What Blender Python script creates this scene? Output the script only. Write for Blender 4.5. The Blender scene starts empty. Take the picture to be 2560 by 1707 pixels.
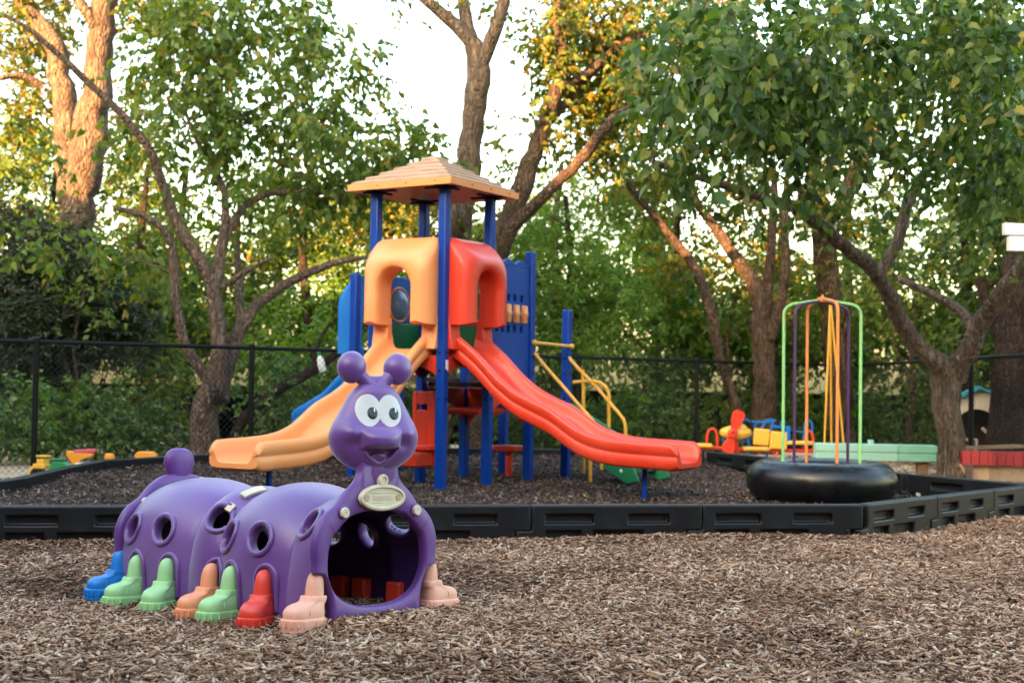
import bpy, bmesh, math, random
import numpy as np
from mathutils import Vector, Matrix
random.seed(7); RNG = np.random.default_rng(11)
R = math.radians
scene = bpy.context.scene
COL = scene.collection

# ------------------------------------------------------------------ camera model (used to turn measured photo points into places)
F = 3300.0; CX, CY = 1280.0, 853.5; CAMH = 1.12
PITCH = math.atan((958 - 853.5) / F); ROLL = .0145
FW = np.array([0, math.cos(PITCH), math.sin(PITCH)])
_r0 = np.array([1., 0, 0]); _u0 = np.array([0, -math.sin(PITCH), math.cos(PITCH)])
RI = math.cos(ROLL) * _r0 + math.sin(ROLL) * _u0
UP = -math.sin(ROLL) * _r0 + math.cos(ROLL) * _u0
CAM = np.array([0, 0, CAMH])
def ray(px, py): return FW + (px - CX) / F * RI + (CY - py) / F * UP
def at(px, py, d):
    v = ray(px, py); return CAM + v * d / v[1]
def gnd(px, py, z=0.):
    v = ray(px, py); return CAM + v * (z - CAMH) / v[2]
K = 1.0884                       # overview pixels -> photo pixels

# ------------------------------------------------------------------ object helpers
def tag(o, label=None, cat=None, group=None, kind=None):
    if label: o['label'] = label
    if cat: o['category'] = cat
    if group: o['group'] = group
    if kind: o['kind'] = kind
    return o
def empty(name, loc=(0, 0, 0), rot=(0, 0, 0), label=None, cat=None, group=None):
    o = bpy.data.objects.new(name, None); COL.objects.link(o)
    o.location = loc; o.rotation_euler = rot; o.empty_display_size = .2
    return tag(o, label, cat, group)
def link(name, me, mat, parent=None, loc=None, rot=None):
    o = bpy.data.objects.new(name, me); COL.objects.link(o)
    if mat is not None:
        for m in (mat if isinstance(mat, (list, tuple)) else [mat]): me.materials.append(m)
    if parent is not None: o.parent = parent
    if loc is not None: o.location = loc
    if rot is not None: o.rotation_euler = rot
    return o
def copy_tree(o, parent=None):
    c = o.copy(); COL.objects.link(c)
    if parent is not None: c.parent = parent
    for ch in list(o.children): copy_tree(ch, c)
    return c

def resample(pts, rad, step):
    pts = [np.array(p, float) for p in pts]
    if len(pts) < 3:
        P, Rr = [], []
        n = max(2, int(np.linalg.norm(pts[1] - pts[0]) / step) + 1)
        for i in range(n + 1):
            t = i / n; P.append(pts[0] * (1 - t) + pts[1] * t); Rr.append(rad[0] * (1 - t) + rad[1] * t)
        return P, Rr
    P, Rr = [], []
    e = [2 * pts[0] - pts[1]] + pts + [2 * pts[-1] - pts[-2]]
    for i in range(1, len(e) - 2):
        p0, p1, p2, p3 = e[i - 1:i + 3]
        n = max(1, int(np.linalg.norm(p2 - p1) / step))
        for k in range(n):
            t = k / n
            P.append(.5 * ((2 * p1) + (-p0 + p2) * t + (2 * p0 - 5 * p1 + 4 * p2 - p3) * t * t + (-p0 + 3 * p1 - 3 * p2 + p3) * t ** 3))
            Rr.append(rad[i - 1] * (1 - t) + rad[i] * t)
    P.append(pts[-1]); Rr.append(rad[-1])
    return P, Rr

class MB:
    def __init__(s): s.v = []; s.f = []; s.fm = []; s.m = 0
    def add(s, vs, fs):
        b = len(s.v); s.v += [tuple(map(float, p)) for p in vs]; s.f += [tuple(b + i for i in f) for f in fs]; s.fm += [s.m] * len(fs)
        return s
    def box(s, c, size, rot=None):
        hx, hy, hz = (a / 2 for a in size)
        vs = [Vector((x, y, z)) for x in (-hx, hx) for y in (-hy, hy) for z in (-hz, hz)]
        if rot is not None:
            M = rot if isinstance(rot, Matrix) else Matrix.Rotation(rot, 3, 'Z'); vs = [M @ v for v in vs]
        return s.add([v + Vector(c) for v in vs], [(0, 1, 3, 2), (4, 6, 7, 5), (0, 4, 5, 1), (2, 3, 7, 6), (0, 2, 6, 4), (1, 5, 7, 3)])
    def tube(s, pts, rad, n=10, step=None, caps=True, wob=0.):
        if not isinstance(rad, (list, tuple)): rad = [rad] * len(pts)
        if step: pts, rad = resample(pts, rad, step)
        pts = [np.array(p, float) for p in pts]
        T = []
        for i in range(len(pts)):
            t = pts[min(i + 1, len(pts) - 1)] - pts[max(i - 1, 0)]; T.append(t / (np.linalg.norm(t) + 1e-9))
        a = np.cross(T[0], (0, 0, 1.)); a = a if np.linalg.norm(a) > .05 else np.cross(T[0], (1., 0, 0)); a /= np.linalg.norm(a)
        vs, fs = [], []
        ph = random.random() * 6
        for i, (p, t) in enumerate(zip(pts, T)):
            a = a - t * (a @ t); a /= np.linalg.norm(a); b = np.cross(t, a)
            for k in range(n):
                th = 2 * math.pi * k / n
                r = rad[i] * (1 + wob * (math.sin(3 * th + ph + i * .31) * .6 + math.sin(2 * th + i * .9 + ph) * .5 + .5 * math.sin(5 * th - i * .5)))
                vs.append(p + r * (math.cos(th) * a + math.sin(th) * b))
        for i in range(len(pts) - 1):
            for k in range(n):
                fs.append((i * n + k, i * n + (k + 1) % n, (i + 1) * n + (k + 1) % n, (i + 1) * n + k))
        if caps:
            fs.append(tuple(range(n))[::-1]); fs.append(tuple((len(pts) - 1) * n + k for k in range(n)))
        return s.add(vs, fs)
    def lathe(s, prof, n=24, M=None):
        vs, fs = [], []
        for r, z in prof:
            for k in range(n):
                a = 2 * math.pi * k / n; vs.append(Vector((r * math.cos(a), r * math.sin(a), z)))
        for i in range(len(prof) - 1):
            for k in range(n): fs.append((i * n + k, i * n + (k + 1) % n, (i + 1) * n + (k + 1) % n, (i + 1) * n + k))
        if prof[0][0] > 1e-5: fs.append(tuple(range(n))[::-1])
        if prof[-1][0] > 1e-5: fs.append(tuple((len(prof) - 1) * n + k for k in range(n)))
        if M is not None: vs = [M @ v for v in vs]
        return s.add(vs, fs)
    def ell(s, c, r, n=20, m=12, M=None):
        prof = [(max(1e-6, math.sin(math.pi * i / m)), -math.cos(math.pi * i / m)) for i in range(m + 1)]
        D = Matrix.Diagonal((r[0], r[1], r[2], 1)); T = Matrix.Translation(c)
        return s.lathe(prof, n, T @ (M.to_4x4() if M is not None else Matrix.Identity(4)) @ D)
    def loft(s, rings, closed=True, caps=True):
        n = len(rings[0]); vs = [p for r in rings for p in r]; fs = []
        for i in range(len(rings) - 1):
            for k in range(n if closed else n - 1): fs.append((i * n + k, i * n + (k + 1) % n, (i + 1) * n + (k + 1) % n, (i + 1) * n + k))
        if caps: fs.append(tuple(range(n))[::-1]); fs.append(tuple((len(rings) - 1) * n + k for k in range(n)))
        return s.add(vs, fs)
    def prism(s, poly, y0, y1, axes='xz'):
        def mk(p, y): return {'xz': (p[0], y, p[1]), 'yz': (y, p[0], p[1]), 'xy': (p[0], p[1], y)}[axes]
        return s.loft([[mk(p, y0) for p in poly], [mk(p, y1) for p in poly]])
    def build(s, name, mat, parent=None, smooth=True, bevel=0, seg=2, sub=0, loc=None, rot=None, weld=False, ang=40, solid=0):
        me = bpy.data.meshes.new(name); me.from_pydata(s.v, [], s.f); 
        bm = bmesh.new(); bm.from_mesh(me)
        if weld: bmesh.ops.remove_doubles(bm, verts=bm.verts, dist=1e-5)
        bmesh.ops.recalc_face_normals(bm, faces=bm.faces)
        bm.to_mesh(me); bm.free()
        if len(me.polygons) == len(s.fm) and any(s.fm): me.polygons.foreach_set('material_index', s.fm)
        if smooth:
            me.polygons.foreach_set('use_smooth', [True] * len(me.polygons))
            if not sub:
                try: me.set_sharp_from_angle(angle=R(ang))
                except Exception: pass
        o = link(name, me, mat, parent, loc, rot)
        if solid:
            md = o.modifiers.new('solid', 'SOLIDIFY'); md.thickness = solid; md.offset = 0
        if bevel:
            md = o.modifiers.new('bevel', 'BEVEL'); md.width = bevel; md.segments = seg; md.limit_method = 'ANGLE'; md.angle_limit = R(35); md.harden_normals = False
        if sub:
            md = o.modifiers.new('sub', 'SUBSURF'); md.levels = sub; md.render_levels = sub
        return o

# ------------------------------------------------------------------ materials
def nodes(name):
    m = bpy.data.materials.new(name); m.use_nodes = True
    nt = m.node_tree; nt.nodes.clear()
    out = nt.nodes.new('ShaderNodeOutputMaterial')
    return m, nt, out
def N(nt, t, **kw):
    n = nt.nodes.new(t)
    for k, v in kw.items():
        if k in n.inputs.keys(): n.inputs[k].default_value = v
        else: setattr(n, k, v)
    return n
def ramp(nt, fac, stops):
    r = nt.nodes.new('ShaderNodeValToRGB'); e = r.color_ramp.elements
    while len(e) < len(stops): e.new(.5)
    for el, (p, c) in zip(e, stops): el.position = p; el.color = (*c, 1) if len(c) == 3 else c
    nt.links.new(fac, r.inputs['Fac']); return r
def plastic(name, col, rough=.42, var=.12, fade=None, fscale=2.5, bump=.06, bscale=260, spec=.5, sheen=0.):
    """rotomoulded / painted surface: slight colour drift, fine pebble bump, wear in roughness"""
    m, nt, out = nodes(name)
    b = N(nt, 'ShaderNodeBsdfPrincipled'); b.inputs['Specular IOR Level'].default_value = spec; b.inputs['Sheen Weight'].default_value = sheen; b.inputs['Sheen Roughness'].default_value = .45
    tc = N(nt, 'ShaderNodeTexCoord')
    n1 = N(nt, 'ShaderNodeTexNoise', Scale=fscale, Detail=6.0, Roughness=.6); nt.links.new(tc.outputs['Object'], n1.inputs['Vector'])
    dk = tuple(c * (1 - var) for c in col); lt = fade if fade else tuple(min(1, c * (1 + var) + .008 * var) for c in col)
    r = ramp(nt, n1.outputs['Fac'], [(.3, dk), (.55, col), (.8, lt)])
    n3 = N(nt, 'ShaderNodeTexNoise', Scale=38.0, Detail=5.0, Roughness=.7); nt.links.new(tc.outputs['Object'], n3.inputs['Vector'])
    mx = N(nt, 'ShaderNodeMix', data_type='RGBA'); mx.inputs[0].default_value = .5
    r3 = ramp(nt, n3.outputs['Fac'], [(.28, tuple(c * .72 + .01 for c in col)), (.42, col), (1, col)])
    mf = N(nt, 'ShaderNodeMapRange'); mf.inputs['From Min'].default_value = .3; mf.inputs['From Max'].default_value = .45; mf.inputs['To Min'].default_value = .55; mf.inputs['To Max'].default_value = 0
    nt.links.new(n3.outputs['Fac'], mf.inputs['Value']); nt.links.new(mf.outputs['Result'], mx.inputs[0])
    nt.links.new(r.outputs['Color'], mx.inputs[6]); nt.links.new(r3.outputs['Color'], mx.inputs[7])
    nt.links.new(mx.outputs[2], b.inputs['Base Color'])
    mr = N(nt, 'ShaderNodeMapRange'); mr.inputs['To Min'].default_value = rough - .09; mr.inputs['To Max'].default_value = rough + .14
    nt.links.new(n1.outputs['Fac'], mr.inputs['Value']); nt.links.new(mr.outputs['Result'], b.inputs['Roughness'])
    n2 = N(nt, 'ShaderNodeTexNoise', Scale=bscale, Detail=2.0); nt.links.new(tc.outputs['Object'], n2.inputs['Vector'])
    bp = N(nt, 'ShaderNodeBump', Strength=bump * 2, Distance=.002); nt.links.new(n2.outputs['Fac'], bp.inputs['Height']); nt.links.new(bp.outputs['Normal'], b.inputs['Normal'])
    nt.links.new(b.outputs[0], out.inputs[0]); return m
def bark(name, c0, c1, sc=1.0):
    m, nt, out = nodes(name); b = N(nt, 'ShaderNodeBsdfPrincipled', Roughness=.9); b.inputs['Specular IOR Level'].default_value = .15
    tc = N(nt, 'ShaderNodeTexCoord'); mp = N(nt, 'ShaderNodeMapping'); mp.inputs['Scale'].default_value = (9 * sc, 9 * sc, 1.6 * sc)
    nt.links.new(tc.outputs['Object'], mp.inputs['Vector'])
    n1 = N(nt, 'ShaderNodeTexNoise', Scale=2.2, Detail=8.0, Roughness=.65, Distortion=.6); nt.links.new(mp.outputs[0], n1.inputs['Vector'])
    v = N(nt, 'ShaderNodeTexVoronoi', Scale=3.2, feature='DISTANCE_TO_EDGE'); nt.links.new(mp.outputs[0], v.inputs['Vector'])
    n2 = N(nt, 'ShaderNodeTexNoise', Scale=1.3, Detail=3.0); nt.links.new(tc.outputs['Object'], n2.inputs['Vector'])
    r = ramp(nt, n1.outputs['Fac'], [(.3, tuple(c * .45 for c in c0)), (.5, c0), (.72, c1)])
    mx = N(nt, 'ShaderNodeMix', data_type='RGBA', blend_type='MULTIPLY'); nt.links.new(r.outputs[0], mx.inputs[6])
    r2 = ramp(nt, n2.outputs['Fac'], [(.3, (.62, .6, .58)), (.7, (1.15, 1.1, 1.0))]); nt.links.new(r2.outputs[0], mx.inputs[7]); mx.inputs[0].default_value = .8
    nt.links.new(mx.outputs[2], b.inputs['Base Color'])
    rv = ramp(nt, v.outputs['Distance'], [(0, (0, 0, 0)), (.25, (1, 1, 1))])
    ad = N(nt, 'ShaderNodeMath', operation='ADD'); nt.links.new(rv.outputs[0], ad.inputs[0]); nt.links.new(n1.outputs['Fac'], ad.inputs[1])
    bp = N(nt, 'ShaderNodeBump', Strength=1.0, Distance=.05); nt.links.new(ad.outputs[0], bp.inputs['Height']); nt.links.new(bp.outputs[0], b.inputs['Normal'])
    nt.links.new(b.outputs[0], out.inputs[0]); return m
def leafmat(name, stops, trans=.42, rough=.5, spec=.35):
    """each leaf keeps one colour of its own; light passes through the blade"""
    m, nt, out = nodes(name)
    g = N(nt, 'ShaderNodeNewGeometry'); r = ramp(nt, g.outputs['Random Per Island'], stops)
    b = N(nt, 'ShaderNodeBsdfPrincipled', Roughness=rough); b.inputs['Specular IOR Level'].default_value = spec
    t = N(nt, 'ShaderNodeBsdfTranslucent'); hs = N(nt, 'ShaderNodeHueSaturation', Saturation=1.15, Value=1.5, Hue=.485)
    nt.links.new(r.outputs[0], b.inputs['Base Color']); nt.links.new(r.outputs[0], hs.inputs['Color']); nt.links.new(hs.outputs[0], t.inputs['Color'])
    mx = N(nt, 'ShaderNodeMixShader'); mx.inputs[0].default_value = trans
    nt.links.new(b.outputs[0], mx.inputs[1]); nt.links.new(t.outputs[0], mx.inputs[2]); nt.links.new(mx.outputs[0], out.inputs[0]); return m
def chipmat(name, stops, rough=.8):
    m, nt, out = nodes(name); g = N(nt, 'ShaderNodeNewGeometry'); r = ramp(nt, g.outputs['Random Per Island'], stops)
    tc = N(nt, 'ShaderNodeTexCoord'); n = N(nt, 'ShaderNodeTexNoise', Scale=90.0, Detail=4.0); nt.links.new(tc.outputs['Object'], n.inputs['Vector'])
    r2 = ramp(nt, n.outputs['Fac'], [(.3, (.6, .58, .56)), (.65, (1.1, 1.08, 1.05))])
    mx = N(nt, 'ShaderNodeMix', data_type='RGBA', blend_type='MULTIPLY'); mx.inputs[0].default_value = .9
    nt.links.new(r.outputs[0], mx.inputs[6]); nt.links.new(r2.outputs[0], mx.inputs[7])
    b = N(nt, 'ShaderNodeBsdfPrincipled', Roughness=rough); b.inputs['Specular IOR Level'].default_value = .2
    n5 = N(nt, 'ShaderNodeTexNoise', Scale=1.1, Detail=5.0, Roughness=.6); nt.links.new(tc.outputs['Object'], n5.inputs['Vector'])
    r5 = ramp(nt, n5.outputs['Fac'], [(.34, (.58, .53, .50)), (.55, (1, 1, 1)), (.72, (1.12, 1.08, 1.02))])
    m5 = N(nt, 'ShaderNodeMix', data_type='RGBA', blend_type='MULTIPLY'); m5.inputs[0].default_value = .85; nt.links.new(mx.outputs[2], m5.inputs[6]); nt.links.new(r5.outputs[0], m5.inputs[7])
    nt.links.new(m5.outputs[2], b.inputs['Base Color']); nt.links.new(b.outputs[0], out.inputs[0]); return m
def groundmat(name, cols, sc=30., sand=None, bump=.6):
    m, nt, out = nodes(name); b = N(nt, 'ShaderNodeBsdfPrincipled', Roughness=.95); b.inputs['Specular IOR Level'].default_value = .1
    tc = N(nt, 'ShaderNodeTexCoord')
    n = N(nt, 'ShaderNodeTexNoise', Scale=sc, Detail=8.0, Roughness=.75); nt.links.new(tc.outputs['Object'], n.inputs['Vector'])
    r = ramp(nt, n.outputs['Fac'], [(.25, cols[0]), (.5, cols[1]), (.75, cols[2])]); col = r.outputs[0]
    if sand:
        sx = N(nt, 'ShaderNodeSeparateXYZ'); nt.links.new(tc.outputs['Object'], sx.inputs[0])
        n3 = N(nt, 'ShaderNodeTexNoise', Scale=1.2, Detail=5.0); nt.links.new(tc.outputs['Object'], n3.inputs['Vector'])
        ad = N(nt, 'ShaderNodeMath', operation='MULTIPLY_ADD'); nt.links.new(n3.outputs['Fac'], ad.inputs[0]); ad.inputs[1].default_value = 2.2; nt.links.new(sx.outputs['Y'], ad.inputs[2])
        mr = N(nt, 'ShaderNodeMapRange'); mr.inputs['From Min'].default_value = sand[0]; mr.inputs['From Max'].default_value = sand[1]; nt.links.new(ad.outputs[0], mr.inputs['Value'])
        r4 = ramp(nt, n.outputs['Fac'], [(.3, tuple(c * .7 for c in sand[2])), (.6, sand[2])])
        mx = N(nt, 'ShaderNodeMix', data_type='RGBA'); nt.links.new(mr.outputs[0], mx.inputs[0]); nt.links.new(col, mx.inputs[6]); nt.links.new(r4.outputs[0], mx.inputs[7]); col = mx.outputs[2]
    nt.links.new(col, b.inputs['Base Color'])
    bp = N(nt, 'ShaderNodeBump', Strength=bump, Distance=.02); nt.links.new(n.outputs['Fac'], bp.inputs['Height']); nt.links.new(bp.outputs[0], b.inputs['Normal'])
    nt.links.new(b.outputs[0], out.inputs[0]); return m

M = {}
M['purple'] = plastic('purple_plastic', (.118, .033, .222), .37, .10, fade=(.165, .07, .28), fscale=2.2, spec=.85, sheen=.45)
M['purple_shaded'] = plastic('purple_inside_shade', (.040, .010, .095), .55, .1)  # same plastic, colour darkened to put the tunnel's inner shade into it
M['purple_dark'] = plastic('purple_panel', (.105, .026, .200), .42, .10, spec=.6, sheen=.15)
M['cream'] = plastic('cream_plastic', (.62, .54, .38), .5, .1, fade=(.66, .61, .48), fscale=9)
M['eye_white'] = plastic('eye_white', (.54, .54, .52), .35, .04)
M['pupil'] = plastic('pupil_black', (.012, .014, .018), .2, .05, bump=0)
M['glint'] = plastic('glint_white', (.85, .85, .85), .4, .02, bump=0)
M['orange'] = plastic('orange_plastic', (.85, .31, .10), .36, .05, fade=(.86, .385, .165), fscale=1.4)
M['roof_top'] = plastic('weathered_roof', (.40, .255, .165), .75, .25, fade=(.46, .33, .25), fscale=6, bump=.3, bscale=90, spec=.2)
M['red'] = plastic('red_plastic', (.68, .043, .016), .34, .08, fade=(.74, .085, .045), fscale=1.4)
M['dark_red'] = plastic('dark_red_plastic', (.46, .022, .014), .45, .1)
M['blue'] = plastic('blue_paint', (.001, .040, .27), .3, .08, bump=.02, fscale=4, spec=.3)
M['blue_plastic'] = plastic('blue_plastic', (.003, .135, .46), .45, .1, spec=.3)
M['green_plastic'] = plastic('green_plastic', (.010, .17, .065), .42, .1)
M['yellow_metal'] = plastic('yellow_paint', (.74, .36, .035), .35, .1, bump=.02, fscale=5)
M['black_metal'] = plastic('black_vinyl', (.003, .003, .0035), .5, .2, bump=.02, spec=.2)
M['black_plastic'] = plastic('black_border_plastic', (.0065, .0075, .0095), .40, .3, fade=(.014, .016, .019), fscale=5, bump=.2, bscale=140, spec=.35)
M['rubber'] = plastic('inner_tube_rubber', (.0035, .004, .005), .27, .25, fade=(.008, .009, .011), fscale=6, bump=.05, bscale=60)
M['deck'] = plastic('deck_coat', (.10, .035, .025), .6, .2)
M['white_label'] = plastic('white_label', (.75, .74, .72), .5, .06)
M['boot_green'] = plastic('boot_green', (.34, .62, .27), .48, .08, fade=(.48, .70, .40), fscale=4)
M['boot_orange'] = plastic('boot_orange', (.84, .31, .15), .48, .1, fade=(.86, .42, .28), fscale=4)
M['boot_red'] = plastic('boot_red', (.74, .055, .030), .42, .1)
M['boot_pink'] = plastic('boot_pink', (.80, .40, .28), .5, .12, fade=(.82, .52, .42), fscale=5)
M['boot_blue'] = plastic('boot_blue', (.006, .19, .60), .42, .1)
M['pole_green'] = plastic('pole_green', (.30, .66, .22), .4, .05, bump=.02)
M['pole_purple'] = plastic('pole_purple', (.075, .018, .095), .4, .05, bump=.02)
M['pole_orange'] = plastic('pole_orange', (.85, .29, .075), .4, .05, bump=.02)
M['toy_yellow'] = plastic('toy_yellow', (.78, .43, .045), .45, .1, fade=(.78, .55, .2))
M['toy_orange'] = plastic('toy_orange', (.82, .30, .02), .45, .1)
M['toy_green'] = plastic('toy_green', (.01, .21, .06), .45, .1)
M['toy_pink'] = plastic('toy_pink', (.62, .07, .10), .45, .1)
M['teal'] = plastic('teal_painted_wood', (.20, .46, .31), .65, .14, bump=.2, bscale=40, fade=(.27, .54, .40))
M['teal_light'] = plastic('teal_pale', (.30, .55, .42), .65, .14, bump=.2, bscale=40)
M['teal_roof'] = plastic('teal_roof', (.02, .30, .33), .55, .12, fade=(.20, .45, .48))
M['red_wood'] = plastic('red_painted_wood', (.40, .030, .028), .6, .15, bump=.2, bscale=40)
M['tan_wall'] = plastic('tan_board', (.50, .36, .23), .8, .18, fade=(.60, .46, .31), fscale=4, bump=.3, bscale=50, spec=.2)
M['wood'] = plastic('bare_wood', (.26, .17, .10), .8, .25, fscale=8, bump=.3, bscale=60, spec=.2)
M['concrete'] = plastic('concrete_block', (.44, .33, .25), .9, .15, bump=.4, bscale=70, spec=.1)
M['house_wall'] = plastic('playhouse_cream', (.66, .55, .41), .6, .12)
M['house_door'] = plastic('playhouse_brown', (.10, .055, .04), .6, .15)
M['white_wood'] = plastic('white_painted_wood', (.70, .68, .63), .6, .07, bump=.15, bscale=40)
M['wall_paint'] = plastic('shade_building_wall', (.17, .10, .07), .9, .08, bump=.3, bscale=20, spec=.1)
M['glass_dark'] = plastic('window_glass', (.02, .03, .035), .1, .02, bump=0)
M['roof_shingle'] = plastic('shade_building_roof', (.12, .11, .10), .9, .2, bump=.5, bscale=10, spec=.1)
M['gray_mesh'] = plastic('gray_mesh', (.30, .31, .32), .6, .15, bump=.4, bscale=200)
M['bubble'] = plastic('bubble_window', (.13, .30, .50), .12, .2, bump=0)
M['bark_grey'] = bark('bark_grey', (.19, .14, .105), (.36, .28, .215))
M['bark_light'] = bark('bark_light', (.20, .14, .105), (.38, .285, .215), 1.2)
M['bark_brown'] = bark('bark_brown', (.115, .078, .055), (.235, .165, .12), 1.3)
M['bark_pale'] = bark('bark_pale', (.145, .10, .072), (.30, .215, .16), .8)
M['bark_dark'] = bark('bark_dark', (.055, .036, .026), (.12, .082, .06), 1.3)
M['leaf_mid'] = leafmat('leaf_mid', [(0, (.036, .070, .012)), (.35, (.078, .14, .022)), (.7, (.13, .185, .028)), (.92, (.15, .17, .025)), (1, (.26, .17, .02))], .45)
M['leaf_gold'] = leafmat('leaf_gold', [(0, (.035, .068, .010)), (.4, (.075, .115, .016)), (.75, (.14, .145, .018)), (.93, (.25, .17, .02)), (1, (.38, .19, .02))], .5)
M['leaf_mulberry'] = leafmat('leaf_mulberry', [(0, (.020, .045, .009)), (.4, (.046, .096, .020)), (.78, (.084, .145, .030)), (.93, (.14, .185, .035)), (1, (.24, .20, .035))], .42, .42, .32)
M['leaf_feather'] = leafmat('leaf_feather', [(0, (.036, .090, .014)), (.5, (.085, .175, .022)), (1, (.16, .24, .03))], .45)
M['leaf_juniper'] = leafmat('leaf_juniper', [(0, (.012, .020, .007)), (.6, (.026, .038, .011)), (1, (.06, .062, .012))], .2)
M['leaf_shrub'] = leafmat('leaf_shrub', [(0, (.026, .062, .014)), (.45, (.066, .130, .026)), (.8, (.12, .19, .040)), (.95, (.20, .25, .08)), (1, (.34, .35, .18))], .45)
M['chips'] = chipmat('wood_chip', [(0, (.075, .037, .022)), (.15, (.185, .098, .058)), (.38, (.345, .198, .124)), (.68, (.49, .312, .205)), (.92, (.60, .43, .31)), (1, (.70, .57, .45))])
M['mulch'] = chipmat('dark_mulch', [(0, (.024, .016, .013)), (.35, (.066, .046, .037)), (.7, (.135, .098, .080)), (.93, (.24, .18, .15)), (1, (.42, .33, .27))])
M['litter'] = chipmat('leaf_litter', [(0, (.06, .035, .015)), (.5, (.16, .085, .03)), (.8, (.36, .17, .04)), (1, (.40, .24, .07))])
M['yard'] = groundmat('yard_base', [(.045, .028, .020), (.11, .07, .05), (.2, .14, .1)], 30., (12.3, 13.4, (.50, .37, .25)))
M['pit'] = groundmat('pit_base', [(.02, .014, .012), (.05, .036, .031), (.10, .075, .064)], 34.)
M['soil'] = groundmat('soil', [(.02, .018, .010), (.045, .038, .02), (.08, .075, .03)], 3.)

# ------------------------------------------------------------------ ground
CAT0 = np.array([-.638, 6.486]); CATH = .843
def gz(x, y):
    x = np.asarray(x, float); y = np.asarray(y, float)
    z = .012 * np.sin(1.7 * x + .6 * y) + .010 * np.sin(2.3 * y - 1.1 * x + 1.) + .006 * np.sin(5.1 * x + 2.) * np.sin(4.3 * y)
    c, s = math.cos(CATH), math.sin(CATH)
    dx, dy = x - CAT0[0], y - CAT0[1]
    xl = c * dx + s * dy; yl = -s * dx + c * dy
    w = np.exp(-np.maximum(0, np.hypot(np.maximum(0, np.abs(xl) - .6), np.maximum(0, np.abs(yl - .8) - .95))) ** 2 / .25)
    pl = -.016 - .031 * yl - .036 * xl - .055 / (1 + np.exp((xl + .40) / .05)) + .004 * np.sin(9 * x) * np.sin(8 * y)
    yb = 9.346 + .1725 * x
    berm = .035 * np.exp(-((y - yb + .12) / .16) ** 2) * (x < 3)
    return z * (1 - w) + pl * w + berm
PIT = [(-4.75, 8.52), (2.615, 9.80), (4.72, 12.05), (4.0, 13.5), (3.25, 16.0), (2.6, 17.8), (-1.1, 17.35), (-3.5, 15.0), (-4.27, 13.65), (-4.2, 11.9), (-4.2, 10.4)]
def inside(px, py, poly):
    r = np.zeros(px.shape, bool); n = len(poly)
    for i in range(n):
        (x1, y1), (x2, y2) = poly[i], poly[(i + 1) % n]
        c = ((y1 > py) != (y2 > py)) & (px < (x2 - x1) * (py - y1) / ((y2 - y1) + 1e-12) + x1); r ^= c
    return r
def pz(x, y):
    x = np.asarray(x, float); y = np.asarray(y, float); d = np.full(x.shape, 9.)
    for (x1, y1), (x2, y2) in zip(PIT[5:], PIT[6:] + [PIT[0]]):
        L2 = (x2 - x1) ** 2 + (y2 - y1) ** 2; t = np.clip(((x - x1) * (x2 - x1) + (y - y1) * (y2 - y1)) / L2, 0, 1); d = np.minimum(d, np.hypot(x - x1 - t * (x2 - x1), y - y1 - t * (y2 - y1)))
    return pz0(x, y) + .135 * np.exp(-(d / .75) ** 2)
def pz0(x, y): return .04 + .012 * np.sin(2.1 * x + .4) * np.sin(1.9 * y) + .008 * np.sin(5.3 * x - 3.7 * y)
def grid(name, x0, x1, y0, y1, st, zf, mat, mask=None):
    xs = np.arange(x0, x1 + 1e-6, st); ys = np.arange(y0, y1 + 1e-6, st)
    X, Y = np.meshgrid(xs, ys); Z = zf(X, Y); nx, ny = len(xs), len(ys)
    V = np.stack([X, Y, Z], -1).reshape(-1, 3)
    i = np.arange((nx - 1) * (ny - 1)); r, c = i // (nx - 1), i % (nx - 1); a = r * nx + c
    Q = np.stack([a, a + 1, a + nx + 1, a + nx], -1)
    if mask is not None:
        cen = V[Q].mean(1); Q = Q[mask(cen[:, 0], cen[:, 1])]
    me = npmesh(name, V, Q, True); return link(name, me, mat)
def npmesh(name, V, Q, smooth=False):
    me = bpy.data.meshes.new(name); V = np.ascontiguousarray(V, np.float32); Q = np.ascontiguousarray(Q, np.int32)
    me.vertices.add(len(V)); me.vertices.foreach_set('co', V.ravel())
    k = Q.shape[1]; me.loops.add(Q.size); me.loops.foreach_set('vertex_index', Q.ravel())
    me.polygons.add(len(Q)); me.polygons.foreach_set('loop_start', np.arange(0, Q.size, k, dtype=np.int32)); me.polygons.foreach_set('loop_total', np.full(len(Q), k, np.int32))
    if smooth: me.polygons.foreach_set('use_smooth', np.ones(len(Q), bool))
    me.update(calc_edges=True); return me
mb = MB(); mb.lathe([(1e-5, -.16), (30, -.16), (300, -.16)], 48); tag(mb.build('ground', M['soil'], smooth=False), kind='structure')
tag(grid('yard', -11, 12, 1, 24, .12, lambda x, y: gz(x, y) - .012, M['yard']), kind='structure')
tag(grid('play_pit', -5, 5, 8.4, 18, .1, lambda x, y: pz(x, y) - .008, M['pit'], lambda x, y: inside(x, y, PIT)), kind='structure')

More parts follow.
